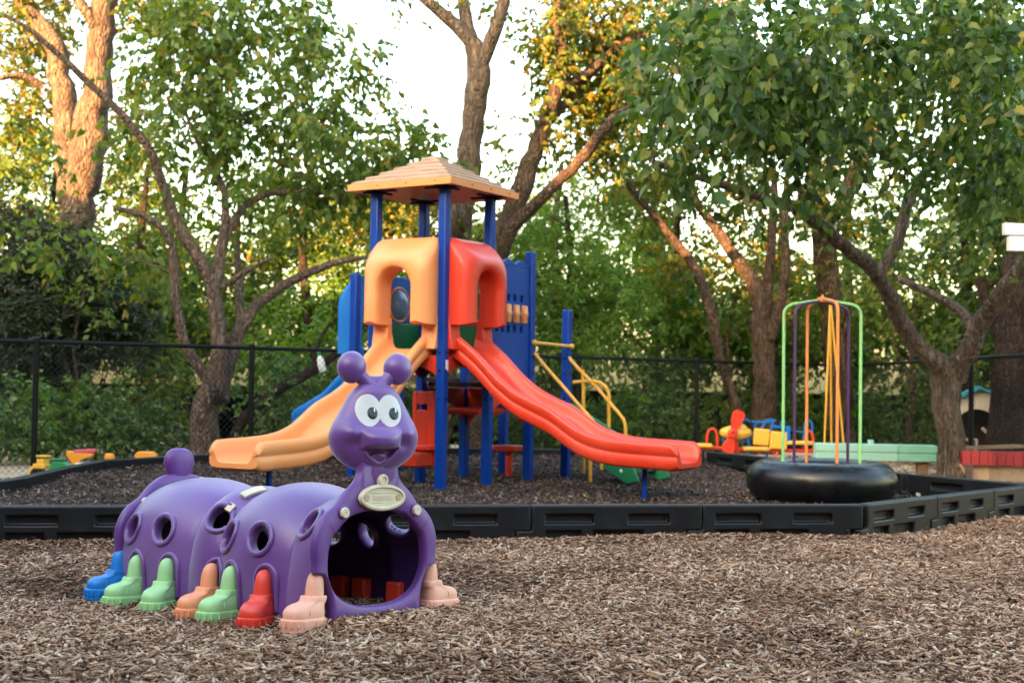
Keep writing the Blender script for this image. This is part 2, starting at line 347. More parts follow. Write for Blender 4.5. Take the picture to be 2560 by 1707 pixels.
def chips(name, X, Y, Z, lmin, lmax, mat, tilt=.35, wr=(.20, .55), th=(.07, .2)):
    n = len(X); L = lmin + (lmax - lmin) * RNG.random(n) ** 2.6; W = L * RNG.uniform(*wr, n); W = np.clip(W, .003, .016); T = np.clip(L * RNG.uniform(*th, n), .002, .010)
    base = np.array([(-1, -1, -1), (-1, 1, -1), (1, 1, -1), (1, -1, -1), (-1, -1, 1), (-1, 1, 1), (1, 1, 1), (1, -1, 1)], float) * .5
    V = np.repeat(base[None], n, 0)
    tp = RNG.uniform(.25, 1., n); tq = RNG.uniform(.5, 1., n)
    V[:, [0, 1, 4, 5], 1] *= tp[:, None]; V[:, [2, 3, 6, 7], 1] *= tq[:, None]; V[:, [0, 1, 4, 5], 2] *= RNG.uniform(.3, 1., n)[:, None]
    V[:, :, 0] += RNG.uniform(-.14, .14, (n, 8)); V *= np.stack([L, W, T], -1)[:, None, :]
    V[:, :, 2] += (V[:, :, 0] ** 2) * (RNG.normal(0, 3., n))[:, None]
    yaw = RNG.uniform(0, 2 * math.pi, n); pit = RNG.normal(0, tilt, n); rol = RNG.normal(0, .5, n)
    c, s = np.cos(rol)[:, None], np.sin(rol)[:, None]; y, z = V[..., 1].copy(), V[..., 2].copy(); V[..., 1] = c * y - s * z; V[..., 2] = s * y + c * z
    c, s = np.cos(pit)[:, None], np.sin(pit)[:, None]; x, z = V[..., 0].copy(), V[..., 2].copy(); V[..., 0] = c * x + s * z; V[..., 2] = -s * x + c * z
    c, s = np.cos(yaw)[:, None], np.sin(yaw)[:, None]; x, y = V[..., 0].copy(), V[..., 1].copy(); V[..., 0] = c * x - s * y; V[..., 1] = s * x + c * y
    V += np.stack([X, Y, Z], -1)[:, None, :]
    q = np.array([(0, 1, 2, 3), (4, 7, 6, 5), (0, 3, 7, 4), (1, 5, 6, 2), (0, 4, 5, 1), (3, 2, 6, 7)])
    Q = (np.arange(n)[:, None, None] * 8 + q[None]).reshape(-1, 4)
    return tag(link(name, npmesh(name, V.reshape(-1, 3), Q), mat), kind='stuff')
def scatter(dens, x0, x1, y0, y1, keep):
    n = int(dens * (x1 - x0) * (y1 - y0)); x = RNG.uniform(x0, x1, n); y = RNG.uniform(y0, y1, n); k = keep(x, y); return x[k], y[k]
view = lambda x, y: np.abs(x) < .41 * y + .5
outside = lambda x, y: ~inside(x, y, [(p[0], p[1]) for p in PIT])
xa_, ya_ = scatter(6500, -3.6, 3.6, 4.4, 6.6, view); xb_, yb_ = scatter(4200, -5, 6, 6.6, 12.4, lambda x, y: view(x, y) & outside(x, y) & (y < 11.7))
X = np.r_[xa_, xb_]; Y = np.r_[ya_, yb_]
chips('wood_chips', X, Y, gz(X, Y) + RNG.uniform(-.004, .016, len(X)) + .006 * (RNG.random(len(X)) < .12), .008, .058, M['chips'], .30)
X, Y = scatter(1150, -4.7, 4.7, 8.5, 17.8, lambda x, y: view(x, y) & inside(x, y, PIT))
chips('dark_mulch', X, Y, pz(X, Y) + RNG.uniform(-.004, .018, len(X)), .016, .065, M['mulch'], .5)
Xf, Yf = scatter(3.5, -4, 5, 4.6, 9.2, lambda x, y: view(x, y) & outside(x, y))
X, Y = scatter(120, -8, 9, 11.6, 22, lambda x, y: view(x, y) & outside(x, y) & (y < 18.5 + .7 * x))
X = np.r_[X, Xf]; Y = np.r_[Y, Yf]
chips('fallen_leaves', X, Y, gz(X, Y) + .004 + .014 * (Y < 9.3), .03, .08, M['litter'], .3, (.4, .7), (.04, .08))

# ------------------------------------------------------------------ border timbers
BL = 1.125; BT = .10; BB, BTOP = -.06, .265
def relief_border(plain=False):
    mb = MB()
    xs = [0, .10, .19, .35, .42, .50, .58, .66, .73, .83, 1.00, 1.07, 1.10, 1.22]
    zs = [BB, -.01, .085, .135, .20, BTOP]
    up = {3: (.16, .62)}
    def dep(xc, zc):
        if plain: return 0
        if .135 < zc < .20 and (.19 < xc < .50 or .73 < xc < 1.00): return .045
        if -.01 < zc < .085 and (.19 < xc < .42 or .50 < xc < .83 or .83 < xc < 1.0 and False or 1.00 < xc < 1.07 and False): return .045
        return 0
    def solid(xc, zc):
        if plain: return True
        if xc < .10 and zc > .085: return False       # upper part stops short, lower tab runs on
        if xc > 1.10 and zc < .085: return False       # where the neighbour's tab fits
        return True
    nx, nz = len(xs) - 1, len(zs) - 1
    for sgn in (-1, 1):
        for i in range(nx):
            for j in range(nz):
                xc, zc = (xs[i] + xs[i + 1]) / 2, (zs[j] + zs[j + 1]) / 2
                if not solid(xc, zc): continue
                d = BT / 2 - dep(xc, zc); y = sgn * d
                mb.add([(xs[i], y, zs[j]), (xs[i + 1], y, zs[j]), (xs[i + 1], y, zs[j + 1]), (xs[i], y, zs[j + 1])], [(0, 1, 2, 3)])
                for (di, dj) in ((-1, 0), (1, 0), (0, -1), (0, 1)):
                    a, b = i + di, j + dj
                    ok = 0 <= a < nx and 0 <= b < nz and solid((xs[a] + xs[a + 1]) / 2, (zs[b] + zs[b + 1]) / 2)
                    d2 = BT / 2 - dep((xs[a] + xs[a + 1]) / 2, (zs[b] + zs[b + 1]) / 2) if ok else 0
                    if d2 < d - 1e-6:
                        y2 = sgn * d2
                        if di: xx = xs[i] if di < 0 else xs[i + 1]; q = [(xx, y, zs[j]), (xx, y, zs[j + 1]), (xx, y2, zs[j + 1]), (xx, y2, zs[j])]
                        else: zz = zs[j] if dj < 0 else zs[j + 1]; q = [(xs[i], y, zz), (xs[i + 1], y, zz), (xs[i + 1], y2, zz), (xs[i], y2, zz)]
                        mb.add(q, [(0, 1, 2, 3)])
    return mb
protos = {}
def border(a, b, label, group='black border timbers round the play pit', plain=False):
    a = np.array(a); b = np.array(b); L = np.linalg.norm(b - a); ang = math.atan2(b[1] - a[1], b[0] - a[0])
    if plain not in protos:
        o = protos[plain] = relief_border(plain).build('border_timber', M['black_plastic'], weld=True, bevel=.012, seg=3, smooth=True, ang=60)
    else: o = protos[plain].copy(); COL.objects.link(o)
    sc = L / BL; o.location = (a[0] - .10 * sc * math.cos(ang), a[1] - .10 * sc * math.sin(ang), 0); o.rotation_euler = (0, 0, ang); o.scale = (sc, 1, 1)
    return tag(o, label, 'border timber', group)
fl = lambda x: (x, 9.346 + .1725 * x)
fj = [-4.62, -3.42, -2.25, -1.085, .15, 1.385, 2.60]
fn = ['black border timber of the front row, leftmost one in the photo, reaching out of frame', 'black border timber of the front row just behind the caterpillar tail, at the left',
      'black border timber of the front row hidden mostly behind the purple tunnel humps', 'black border timber of the front row starting behind the caterpillar face',
      'black border timber of the front row directly below the red slide exit', 'black border timber of the front row before the inner tube, ending at the corner']
for i in range(6): border(fl(fj[i]), fl(fj[i + 1]), fn[i])
c1_, c2_ = np.array((2.615, 9.82)), np.array((4.72, 12.05)); 
cn = ['black border timber right after the front corner, receding to the right of the inner tube', 'middle black border timber of the receding row at the right', 'black border timber at the right picture edge, last of the receding row']
ts = [0, .37, .72, 1.1]
for i in range(3): border(c1_ + (c2_ - c1_) * ts[i], c1_ + (c2_ - c1_) * ts[i + 1], cn[i])
rest = [((4.85, 12.0), (4.05, 13.4), 'black border timber behind the inner tube, seen from inside the pit at the right'), ((4.02, 13.45), (3.62, 14.75), 'black border timber hidden behind the inner tube towards the green bench'),
        ((3.6, 14.8), (3.2, 16.1), 'black border timber beside the cinder block behind the inner tube'), ((3.18, 16.15), (2.6, 17.35), 'black border timber below the toy airplane, angled toward the inner tube'),
        ((2.55, 17.4), (1.3, 17.5), 'black border timber behind the red slide exit at the back of the pit'), ((1.27, 17.5), (.05, 17.45), 'black border timber of the back row under the yellow stair rails'),
        ((0.02, 17.45), (-1.15, 17.3), 'black border timber of the back row seen between the blue tower posts'), ((-1.18, 17.28), (-2.0, 16.45), 'black border timber at the back behind the orange slide chute'),
        ((-2.02, 16.43), (-2.85, 15.62), 'black border timber at the back behind the orange slide exit'), ((-2.87, 15.6), (-3.62, 14.85), 'black border timber at the back left, next to the long orange toy'),
        ((-3.63, 14.82), (-4.22, 13.75), 'black border timber at the bend by the grey mesh crate'), ((-4.23, 13.7), (-4.22, 12.5), 'black border timber in front of the green and yellow toys'),
        ((-4.22, 12.46), (-4.15, 11.2), 'black border timber at the left picture edge below the yellow toy'), ((-4.15, 11.16), (-4.3, 9.95), 'black border timber running out of frame at the left')]
for i, (a, b, l) in enumerate(rest): border(a, b, l, plain=i > 5)

# ------------------------------------------------------------------ caterpillar tunnel
cat = empty('caterpillar_tunnel', (CAT0[0] - .008, CAT0[1] - .004, 0), (0, 0, 0), 'purple crawl through caterpillar with smiling head and coloured boots on wood chips', 'play tunnel')
cat.rotation_mode = 'QUATERNION'
Mz = Matrix.Rotation(CATH, 3, 'Z')
sx_ = Vector((math.cos(CATH), math.sin(CATH), -.036)).normalized(); sy_ = Vector((-math.sin(CATH), math.cos(CATH), -.031)); sy_ = (sy_ - sx_ * sy_.dot(sx_)).normalized(); sz_ = sx_.cross(sy_)
cat.rotation_quaternion = Matrix((sx_, sy_, sz_)).transposed().to_quaternion()
LEN = 1.684
ARCH = [(.372, -.13), (.380, .02), (.388, .15), (.384, .25), (.364, .345), (.325, .43), (.265, .50), (.185, .553), (.095, .580), (0, .588)]
def arch_pt(t):            # t 0 = left ground, 1 = right ground
    full = [(-a, b) for a, b in ARCH] + [(a, b) for a, b in ARCH[-2::-1]]
    u = t * (len(full) - 1); i = min(int(u), len(full) - 2); fr = u - i
    e = [full[max(i - 1, 0)], full[i], full[i + 1], full[min(i + 2, len(full) - 1)]]
    cr = lambda k: .5 * (2 * e[1][k] + (e[2][k] - e[0][k]) * fr + (2 * e[0][k] - 5 * e[1][k] + 4 * e[2][k] - e[3][k]) * fr ** 2 + (-e[0][k] + 3 * e[1][k] - 3 * e[2][k] + e[3][k]) * fr ** 3)
    return cr(0), cr(1)
HUMPS = [(-.24, .245), (.245, .80), (.80, 1.05), (1.05, 1.74)]
def rmod(y):
    for a, b in HUMPS:
        if a <= y <= b:
            s = (y - a) / (b - a); amp = .135 if b - a > .5 else (.10 if a > 0 else .125)
            return .89 + amp * math.sin(math.pi * s) ** .75 * (1.1 if b - a > .5 else .95)
    return .93
def surf(y, t, off=0.):
    x, z = arch_pt(t); k = rmod(y); zf = min(1, max(0, (z - .0) / .25))
    kk = 1 + (k - 1) * (0.45 + .55 * zf)
    p = Vector((x * kk, y, z * (k if z > 0 else 1)))
    if off:
        e = 1e-3; du = surf(y + e, t) - surf(y - e, t); dt = surf(y, min(1, t + e)) - surf(y, max(0, t - e)); n = du.cross(dt).normalized()
        if n.dot(Vector((x, 0, z - .1))) < 0: n = -n
        p = p + n * off
    return p
def t_for_z(y, z, left=True):
    lo, hi = 0., .5
    for _ in range(40):
        mid = (lo + hi) / 2
        if surf(y, mid).z < z: lo = mid
        else: hi = mid
    return lo if left else 1 - lo
WIN = [(1.565, .338), (1.27, .345), (.875, .425), (.722, .34), (.44, .345), (.15, .43)]
WR = .076
def tunnel_seg(name, y0, y1, off):
    wins = []
    for wy, wz in WIN:
        if y0 - .02 < wy < y1 + .02:
            for left in (True, False): t = t_for_z(wy, wz, left); wins.append((wy, t, surf(wy, t)))
    mb = MB(); ny = int((y1 - y0) / .011); nt = 150
    ys = [y0 + (y1 - y0) * i / ny for i in range(ny + 1)]
    V = [[surf(y, j / nt) for j in range(nt + 1)] for y in ys]
    vs = [p for r in V for p in r]; fs = []
    for i in range(ny):
        for j in range(nt):
            c = (V[i][j] + V[i + 1][j + 1]) / 2
            if any((c - w[2]).length < WR * .95 for w in wins): continue
            fs.append((i * (nt + 1) + j, i * (nt + 1) + j + 1, (i + 1) * (nt + 1) + j + 1, (i + 1) * (nt + 1) + j))
    mb.add(vs, fs)
    o = mb.build(name, [M['purple'], M['purple_shaded']], cat, ang=80)
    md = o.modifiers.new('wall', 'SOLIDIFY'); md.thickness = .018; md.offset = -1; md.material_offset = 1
    for wy, t, p in wins:
        ring = MB(); pts = []; ins = []
        e = 2e-3; du = (surf(wy + e, t) - surf(wy - e, t)).normalized(); dt = (surf(wy, t + e) - surf(wy, t - e)).normalized()
        n = du.cross(dt).normalized(); n = n if n.dot(Vector((p.x, 0, p.z - .15))) > 0 else -n
        # rim follows the moulded surface: project each ring point along the local normal
        rings = []
        for k in range(36):
            a = 2 * math.pi * k / 36; yy = wy + math.cos(a) * WR; tt = t
            dl = (surf(wy, t + 5e-3) - surf(wy, t - 5e-3)).length / 1e-2
            yc = max(y0 + .004, min(y1 - .004, yy)); tt = t + math.sin(a) * WR / dl
            rings.append((surf(yc, tt), ((du * math.cos(a) + dt * math.sin(a)).normalized())))
        prof = [(.013, -.004), (.016, .006), (.010, .013), (.0, .015), (-.010, .010), (-.014, .0), (-.013, -.045), (-.006, -.05), (-.002, -.045), (.0, -.012)]
        loops = [[q + rd * a_ + n * b_ for a_, b_ in prof] for q, rd in rings]; loops.append(loops[0])
        ring.loft(loops, closed=True, caps=False); ring.build('window_rim', M['purple'], o, weld=True, ang=70)
    return o
seg_r = tunnel_seg('tunnel_section', .79, 1.68, 0); seg_f = tunnel_seg('tunnel_section', .012, .805, .004)
# raised seam where the front section laps over the rear one
mb = MB(); mb.tube([surf(.80, j / 60, .003) for j in range(61)], .0055, 8); mb.build('seam_ridge', M['purple'], seg_f)
# boot arches moulded into the side
BOOTS = [(1.465, 'boot_green', 1, 4), (1.185, 'boot_green', 1, -26), (.80, 'boot_orange', 1, 0), (.63, 'boot_green', 1, -4), (.365, 'boot_red', 1, -28), (.015, 'boot_pink', 0, -4), (1.68, 'boot_blue', 0, 14)]
def arch_ridge(y, left, par):
    pts = []; hw = .068
    for k in range(21):
        a = math.pi * k / 20; yy = y + math.cos(a) * hw; zz = .140 + math.sin(a) * .078
        yy = min(max(yy, .06), 1.64); pts.append(surf(yy, t_for_z(yy, zz, left), .004))
    for sgn, ins in ((1, 0), (-1, len(pts))):
        yy = min(max(y + sgn * hw, .06), 1.64); leg = [surf(yy, t_for_z(yy, z, left), .004) for z in (.0, .05, .10)]
        if sgn == 1: pts = leg + pts
        else: pts = pts + leg[::-1]
    mb = MB(); mb.tube(pts, .012, 8, caps=True); mb.build('boot_arch', M['purple'], par, ang=70)
def boot(y, mat, left, arch, yaw=0):
    """boot with the toe pointing out from the tunnel (+X local), rounded shin rising under the arch"""
    rt = MB()
    # shin: elliptical rings, domed top
    rings = []
    for z, rx, ry, cx in [(.085, .046, .045, .004), (.12, .045, .044, .003), (.155, .0435, .0425, .002), (.185, .041, .040, 0), (.208, .036, .035, -.003), (.224, .027, .027, -.006), (.233, .016, .016, -.008), (.237, .003, .003, -.009)]:
        rings.append([(cx + rx * math.cos(2 * math.pi * k / 24), ry * math.sin(2 * math.pi * k / 24), z) for k in range(24)])
    rt.loft(rings)
    sh = rt
    ft = MB(); rings = []
    def sole(cxs, sc, z):
        pts = []
        for k in range(32):
            a = 2 * math.pi * k / 32; c, s = math.cos(a), math.sin(a)
            ex = .6
            x = (abs(c) ** ex) * math.copysign(1, c) * (.128 if c > 0 else .080); yv = (abs(s) ** .75) * math.copysign(1, s) * (.070 if c > .3 else .064)
            pts.append((.045 + cxs + x * sc, yv * sc, z))
        return pts
    for z, sc in [(.022, .97), (.035, .985), (.05, .985)]: rings.append(sole(0, sc, z))
    for z, xs, sx, sy in [(.064, -.003, .955, .95), (.075, -.008, .90, .90), (.084, -.018, .80, .86), (.089, -.032, .68, .82), (.093, -.042, .60, .80), (.102, -.047, .56, .80), (.116, -.050, .555, .80), (.120, -.050, .53, .77)]:
        rings.append([(.045 + xs + (p[0] - .045) * sx, p[1] * sy, z) for p in sole(0, 1, z)])
    ft.loft(rings)
    seam = MB(); seam.tube([(.085, -.066, .04), (.083, -.063, .06), (.073, -.045, .076), (.070, 0, .083), (.073, .045, .076), (.083, .063, .06), (.085, .066, .04)], .0028, 6, step=.012)
    so = MB(); r2 = []
    for z, sc in [(-.035, 1.035), (-.004, 1.06), (.012, 1.07), (.020, 1.065), (.024, 1.02)]: r2.append(sole(0, sc, z))
    so.loft(r2)
    for k in range(32):
        if k % 2 == 0:
            p = sole(0, 1.07, .008)[k]; so.box((p[0], p[1], .001), (.011, .011, .024), math.atan2(p[1], p[0] - .045))
    px = -.405 if arch else -.375
    if not left: px = -px + (.045 if arch else 0)
    b = sh.build('boot', M[mat], cat, ang=60, loc=(px, y, (-.038 if arch else -.018) if left else .004), rot=(0, 0, math.pi - R(yaw) if left else R(yaw)))
    ft.build('foot', M[mat], b, ang=50); seam.build('stitching', M[mat], b); so.build('sole', M[mat], b, ang=35)
for y, m_, a_, yw in BOOTS:
    for left in (True, False):
        if a_: arch_ridge(y, left, seg_r if y > .80 else seg_f)
        if a_ and not left and y < 1:
            mb = MB(); mb.box((.345, y - .14, .045), (.06, .10, .115)); mb.build('boot_heel', M['boot_red'], cat, bevel=.01)
        boot(y, 'boot_red' if (not left and m_ == 'boot_green' and y < 1) else m_, left, a_, yw)
# cream latches on the roof of the lap and at the ends
def latch(y, z, left, ln, wd, name='latch'):
    t0 = t_for_z(y, z, left); mb = MB(); n = 8; rows = []
    dl = (surf(y, t0 + 5e-3) - surf(y, t0 - 5e-3)).length / 1e-2
    for i in range(n + 1):
        tt = t0 + (i / n - .5) * ln / dl
        rows.append([surf(y - wd / 2, tt, .002), surf(y - wd / 2, tt, .022), surf(y + wd / 2, tt, .022), surf(y + wd / 2, tt, .002)])
    mb.loft(rows); mb.build(name, M['cream'], seg_f, ang=40, bevel=.003)
latch(.845, .545, True, .14, .036); latch(.84, .465, True, .05, .032, 'latch_peg')
mb = MB(); p = surf(.86, t_for_z(.86, .48)); mb.ell(p, (.02, .035, .022)); mb.build('latch_slot', M['purple_dark'], seg_r)

def panel_outline(neck=True):
    h = [(.285, -.06), (.29, .06), (.305, .13), (.335, .185), (.375, .205), (.402, .212), (.398, .25), (.405, .31), (.398, .37), (.372, .43), (.335, .475), (.29, .505), (.262, .522), (.242, .545), (.208, .582), (.165, .615)]
    top = [(.135, .645), (.118, .68), (.110, .72)] if neck else [(.12, .640), (.06, .655)]
    h = h + top
    P, _ = resample([(a, b, 0) for a, b in h], [1] * len(h), .018)
    right = [(p[0], p[1]) for p in P]
    tp = [(x, right[-1][1] + (0 if neck else .003)) for x in np.linspace(right[-1][0], -right[-1][0], 14)[1:-1]]
    bt = [(x, right[0][1]) for x in np.linspace(-right[0][0], right[0][0], 34)[1:-1]]
    return right + tp + [(-a, b) for a, b in right[::-1]] + bt
def hole_pt(a):
    c, s = math.cos(a), math.sin(a)
    x = .316 * math.copysign(abs(c) ** .82, c); z = .25 + (.24 if s > 0 else .218) * math.copysign(abs(s) ** .82, s)
    z -= .012 * max(0, math.cos(3 * (a - math.pi / 2)) * -1) * (s > .5)
    return x, z
def make_panel(y0, y1, neck, name):
    """ring shaped end panel with soft rounded edges: outline to arched hole, both sides"""
    out = panel_outline(neck); n = len(out); mb = MB()
    hole = []
    for p in out:
        a = math.atan2(p[1] - .25, p[0]); hole.append(hole_pt(a))
    def inset(k, d):
        p = Vector((out[k][0], out[k][1])); q = Vector((hole[k][0], hole[k][1])); v = (q - p); L = v.length
        return p + v * min(.45, d / L)
    def outset(k, d):
        p = Vector((out[k][0], out[k][1])); q = Vector((hole[k][0], hole[k][1])); v = (p - q); L = v.length
        return q + v * min(.45, d / L)
    e = .018; rings = []
    for fn, d, y in [(0, 0, (y0 + y1) / 2), (0, 0, y0 + e), (0, .007, y0 + .007), (0, e, y0), (1, .018, y0), (1, .006, y0 + .005), (1, 0, y0 + .018), (1, 0, y1 - .01), (1, .01, y1), (0, e, y1), (0, .007, y1 - .007), (0, 0, y1 - e)]:
        ring = []
        for k in range(n):
            v = inset(k, d) if fn == 0 else outset(k, d); ring.append((v.x, y, v.y))
        rings.append(ring)
    rings.append(rings[0])
    # loft across rings; strips run along the outline
    nn = n
    vs = [p for r in rings[:-1] for p in r]; fs = []; m = len(rings) - 1
    for i in range(m):
        j = (i + 1) % m
        for k in range(nn):
            k2 = (k + 1) % nn
            fs.append((i * nn + k, i * nn + k2, j * nn + k2, j * nn + k))
    mb.add(vs, fs)
    return mb.build(name, M['purple_dark'], cat, ang=60)
fp = make_panel(-.035, .022, True, 'front_panel'); rp = make_panel(1.655, 1.715, False, 'rear_panel'); fp.location.x = -.018; rp.location.z = -.03
PF = -.035
mb = MB(); mb.loft([[(x, y, z) for x, z in [hole_pt(a) for a in np.linspace(0, 2 * math.pi, 40, endpoint=False)]] for y in (1.70, 1.715)]); mb.build('added_rear_cover', M['purple_shaded'], rp)  # added plate closing the rear opening to keep the tunnel dark inside
# bolts, badge
def disc(par, name, c, r, mat, d=.016, n=20, sx=1., axis='-y'):
    mb = MB(); Mx = Matrix.Translation(c) @ Matrix.Rotation(R(90), 4, 'X') @ Matrix.Diagonal((sx, 1, 1, 1))
    mb.lathe([(r, 0), (r, d * .6), (r * .85, d), (r * .25, d), (r * .2, d * .8), (1e-5, d * .8)], n, Mx); return mb.build(name, mat, par, ang=35)
for s in (-1, 1):
    b = disc(fp, 'bolt', (s * .238, PF, .487), .034, M['purple_dark'], .008); disc(b, 'bolt_cap', (s * .238, PF - .008, .485), .026, M['cream'], .014)
    disc(rp, 'bolt_cap', (s * .245, 1.65, .50), .026, M['cream'], .014)
bd = MB()
def ellring(rx, rz, y, cz=.553): return [(rx * math.cos(2 * math.pi * k / 48), y, cz + rz * math.sin(2 * math.pi * k / 48)) for k in range(48)]
bd.loft([ellring(.148, .062, PF), ellring(.152, .066, PF - .012), ellring(.146, .061, PF - .024), ellring(.134, .051, PF - .026), ellring(.126, .045, PF - .016), ellring(.05, .015, PF - .015)])
bd.lathe([(.030, 0), (.031, .02), (.027, .026), (.018, .026), (.017, .02), (1e-5, .019)], 24, Matrix.Translation((0, PF, .636)) @ Matrix.Rotation(R(90), 4, 'X'))
bd.box((0, PF - .01, .615), (.05, .02, .03))
badge = bd.build('badge', M['cream'], fp, ang=40)
for s in (-1, 1): disc(badge, 'screw', (s * .104, PF - .014, .553), .017, M['tan_wall'], .006)
ln = MB()
for k, z in enumerate((.576, .562, .553, .544, .530)): ln.box((0, PF - .0165, z), (.15 if k in (0, 4) else .12, .003, .002 if k in (0, 4) else .004))
ln.build('embossed_lines', M['cream'], badge, smooth=False)
# head, turned a little towards the near side
HY = R(-24); head_root = Matrix.Translation((-.012, .035, 0)) @ Matrix.Rotation(HY, 4, 'Z')
hm = MB(); prof = []
HP = [(.676, .07, .055), (.69, .115, .07), (.71, .150, .082), (.74, .188, .094), (.775, .212, .103), (.815, .225, .108), (.855, .224, .107), (.90, .208, .100), (.945, .183, .090), (.99, .158, .080), (1.03, .136, .070), (1.062, .112, .060), (1.085, .085, .048), (1.098, .05, .03), (1.102, .01, .008)]
HP = [(.679 + (a - .676) * 1.026, b, c) for a, b, c in HP]
hp2, _ = resample([(a, b, c) for a, b, c in HP], [1] * len(HP), .005)
def bump(x, z, cx, cz, rx, rz, amp, p=2.):
    d = ((x - cx) / rx) ** 2 + ((z - cz) / rz) ** 2; return amp * math.exp(-d * p)
def face_y(x, z, y):
    if y >= 0: return y
    d = 0
    d += bump(x, z, -.150, .868, .07, .07, .030) + bump(x, z, .150, .868, .07, .07, .030)       # cheeks
    d -= bump(x, z, -.125, .815, .06, .04, .012) + bump(x, z, .125, .815, .06, .04, .012)
    ax = abs(x)
    # nose: a broad rounded snout, soft above, overhanging below
    e = 1 - (ax / .104) ** 3
    if e > 0:
        u = (z - .838) / (.062 if z > .838 else .052)
        if abs(u) < 1: d += .064 * e ** .8 * ((1 - u * u) ** 1.1 if u > 0 else (1 - abs(u) ** 4) ** .5)
    # open smile: recess between the nose and a V shaped lower lip, tongue inside
    zv = .720 + .078 * (ax / .088) ** 1.7
    if ax < .092 and z < .805:
        k = min(1, max(0, (z - zv) / .008)) * min(1, (.092 - ax) / .012) * min(1, max(0, (.80 - z) / .006)); d -= .023 * k
        t = 1 - (x / .046) ** 2 - ((z - .748) / .027) ** 2
        if t > 0: d += .026 * t ** .5 * min(1, max(0, (z - zv) / .006 + .3))
    lip = abs(z - (zv - .009)); 
    if ax < .092 and lip < .014: d += .008 * (1 - (lip / .014) ** 2)
    d -= .012 * math.exp(-((x) / .13) ** 4 - ((z - .972) / .08) ** 4)                                  # flat field for the eyes
    return y - d
rings = []; NA = 200
for z, a, b in [tuple(p) for p in hp2]:
    ring = []
    for k in range(NA):
        t = 2 * math.pi * k / NA; c, s = math.cos(t), math.sin(t)
        x = a * math.copysign(abs(c) ** .9, c); y = b * math.copysign(abs(s) ** .85, s) * (1.15 if s < 0 else .8)
        ring.append((x, face_y(x, z, y), z))
    rings.append(ring)
hm.loft(rings)
head = hm.build('head', M['purple'], cat, ang=75); head.matrix_local = head_root
nk = MB(); rg = []
for z, a, b in [(.60, .135, .026), (.645, .122, .038), (.68, .108, .05), (.71, .098, .05), (.74, .10, .05)]:
    rg.append([(a * math.cos(2 * math.pi * k / 32), -.004 + b * math.sin(2 * math.pi * k / 32), z) for k in range(32)])
nk.loft(rg); nk.build('neck', M['purple'], cat, ang=70)
for s in (-1, 1):
    eb = MB(); eb.ell((s * .119, .0, 1.187), (.073, .062, .080), 32, 20)
    eb.tube([(s * .075, -.005, 1.145), (s * .04, -.012, 1.11), (s * .005, -.03, 1.082)], [.036, .031, .030], 16, step=.01)
    eb.build('antenna', M['purple'], head, ang=70)
wb = MB(); wb.tube([(-.075, .005, 1.135), (-.03, .005, 1.118), (.03, .005, 1.118), (.075, .005, 1.135)], [.03, .034, .034, .03], 14, step=.012); wb.build('antenna_bridge', M['purple'], head)
# eyes: two joined white ovals laid on the face, pupils and glints
def face_surface(x, z):
    zs = [p[0] for p in hp2]
    a = np.interp(z, zs, [p[1] for p in hp2]); b = np.interp(z, zs, [p[2] for p in hp2])
    u = min(.999, abs(x) / a); c = u ** (1 / .9); s = math.sqrt(max(0, 1 - c * c)); return face_y(x, z, -b * s ** .85 * 1.15)
def patch(par, name, cx, cz, rx, rz, mat, off, h=.004):
    mb = MB(); n = 40; rr = [0.001, .3, .6, .85, .96, 1.0]; rings = []
    for q in rr: rings.append([(cx + rx * q * math.cos(2 * math.pi * k / n), face_surface(cx + rx * q * math.cos(2 * math.pi * k / n), cz + rz * q * math.sin(2 * math.pi * k / n)) - off - h * (1 - q ** 6), cz + rz * q * math.sin(2 * math.pi * k / n)) for k in range(n)])
    rings.append([(p[0], p[1] + off + .01, p[2]) for p in rings[-1]])
    mb.loft(rings, caps=True); return mb.build(name, mat, par, ang=50)
eyes = []
for cx, rx in ((-.056, .064), (.054, .062)):
    eyes.append(patch(head, 'eye', cx, .976, rx, .079, M['eye_white'], .002))
    bpx = MB()
for cx, e in ((-.038, eyes[0]), (.073, eyes[1])):
    pu = patch(e, 'pupil', cx, .962, .0255, .0295, M['pupil'], .0075, .003); patch(pu, 'glint', cx + .010, .977, .0035, .010, M['glint'], .0115, .001)
# tail paddle on the rear panel
tp = MB(); tp.loft([[(a * math.copysign(abs(math.cos(q)) ** .8, math.cos(q)), 1.695 + b * math.sin(q), z) for q in np.linspace(0, 2 * math.pi, 32, endpoint=False)] for z, a, b in [(.56, .055, .03), (.60, .055, .034), (.632, .062, .038), (.662, .078, .042), (.692, .092, .045), (.722, .098, .046), (.752, .094, .045), (.777, .08, .041), (.792, .058, .033), (.802, .03, .018)]])
tp.build('tail', M['purple_dark'], rp, ang=70)
mb = MB(); mb.box((.165, 1.66, .605), (.11, .06, .02), Matrix.Rotation(R(28), 3, 'Y')); mb.build('latch', M['cream'], rp, bevel=.004)

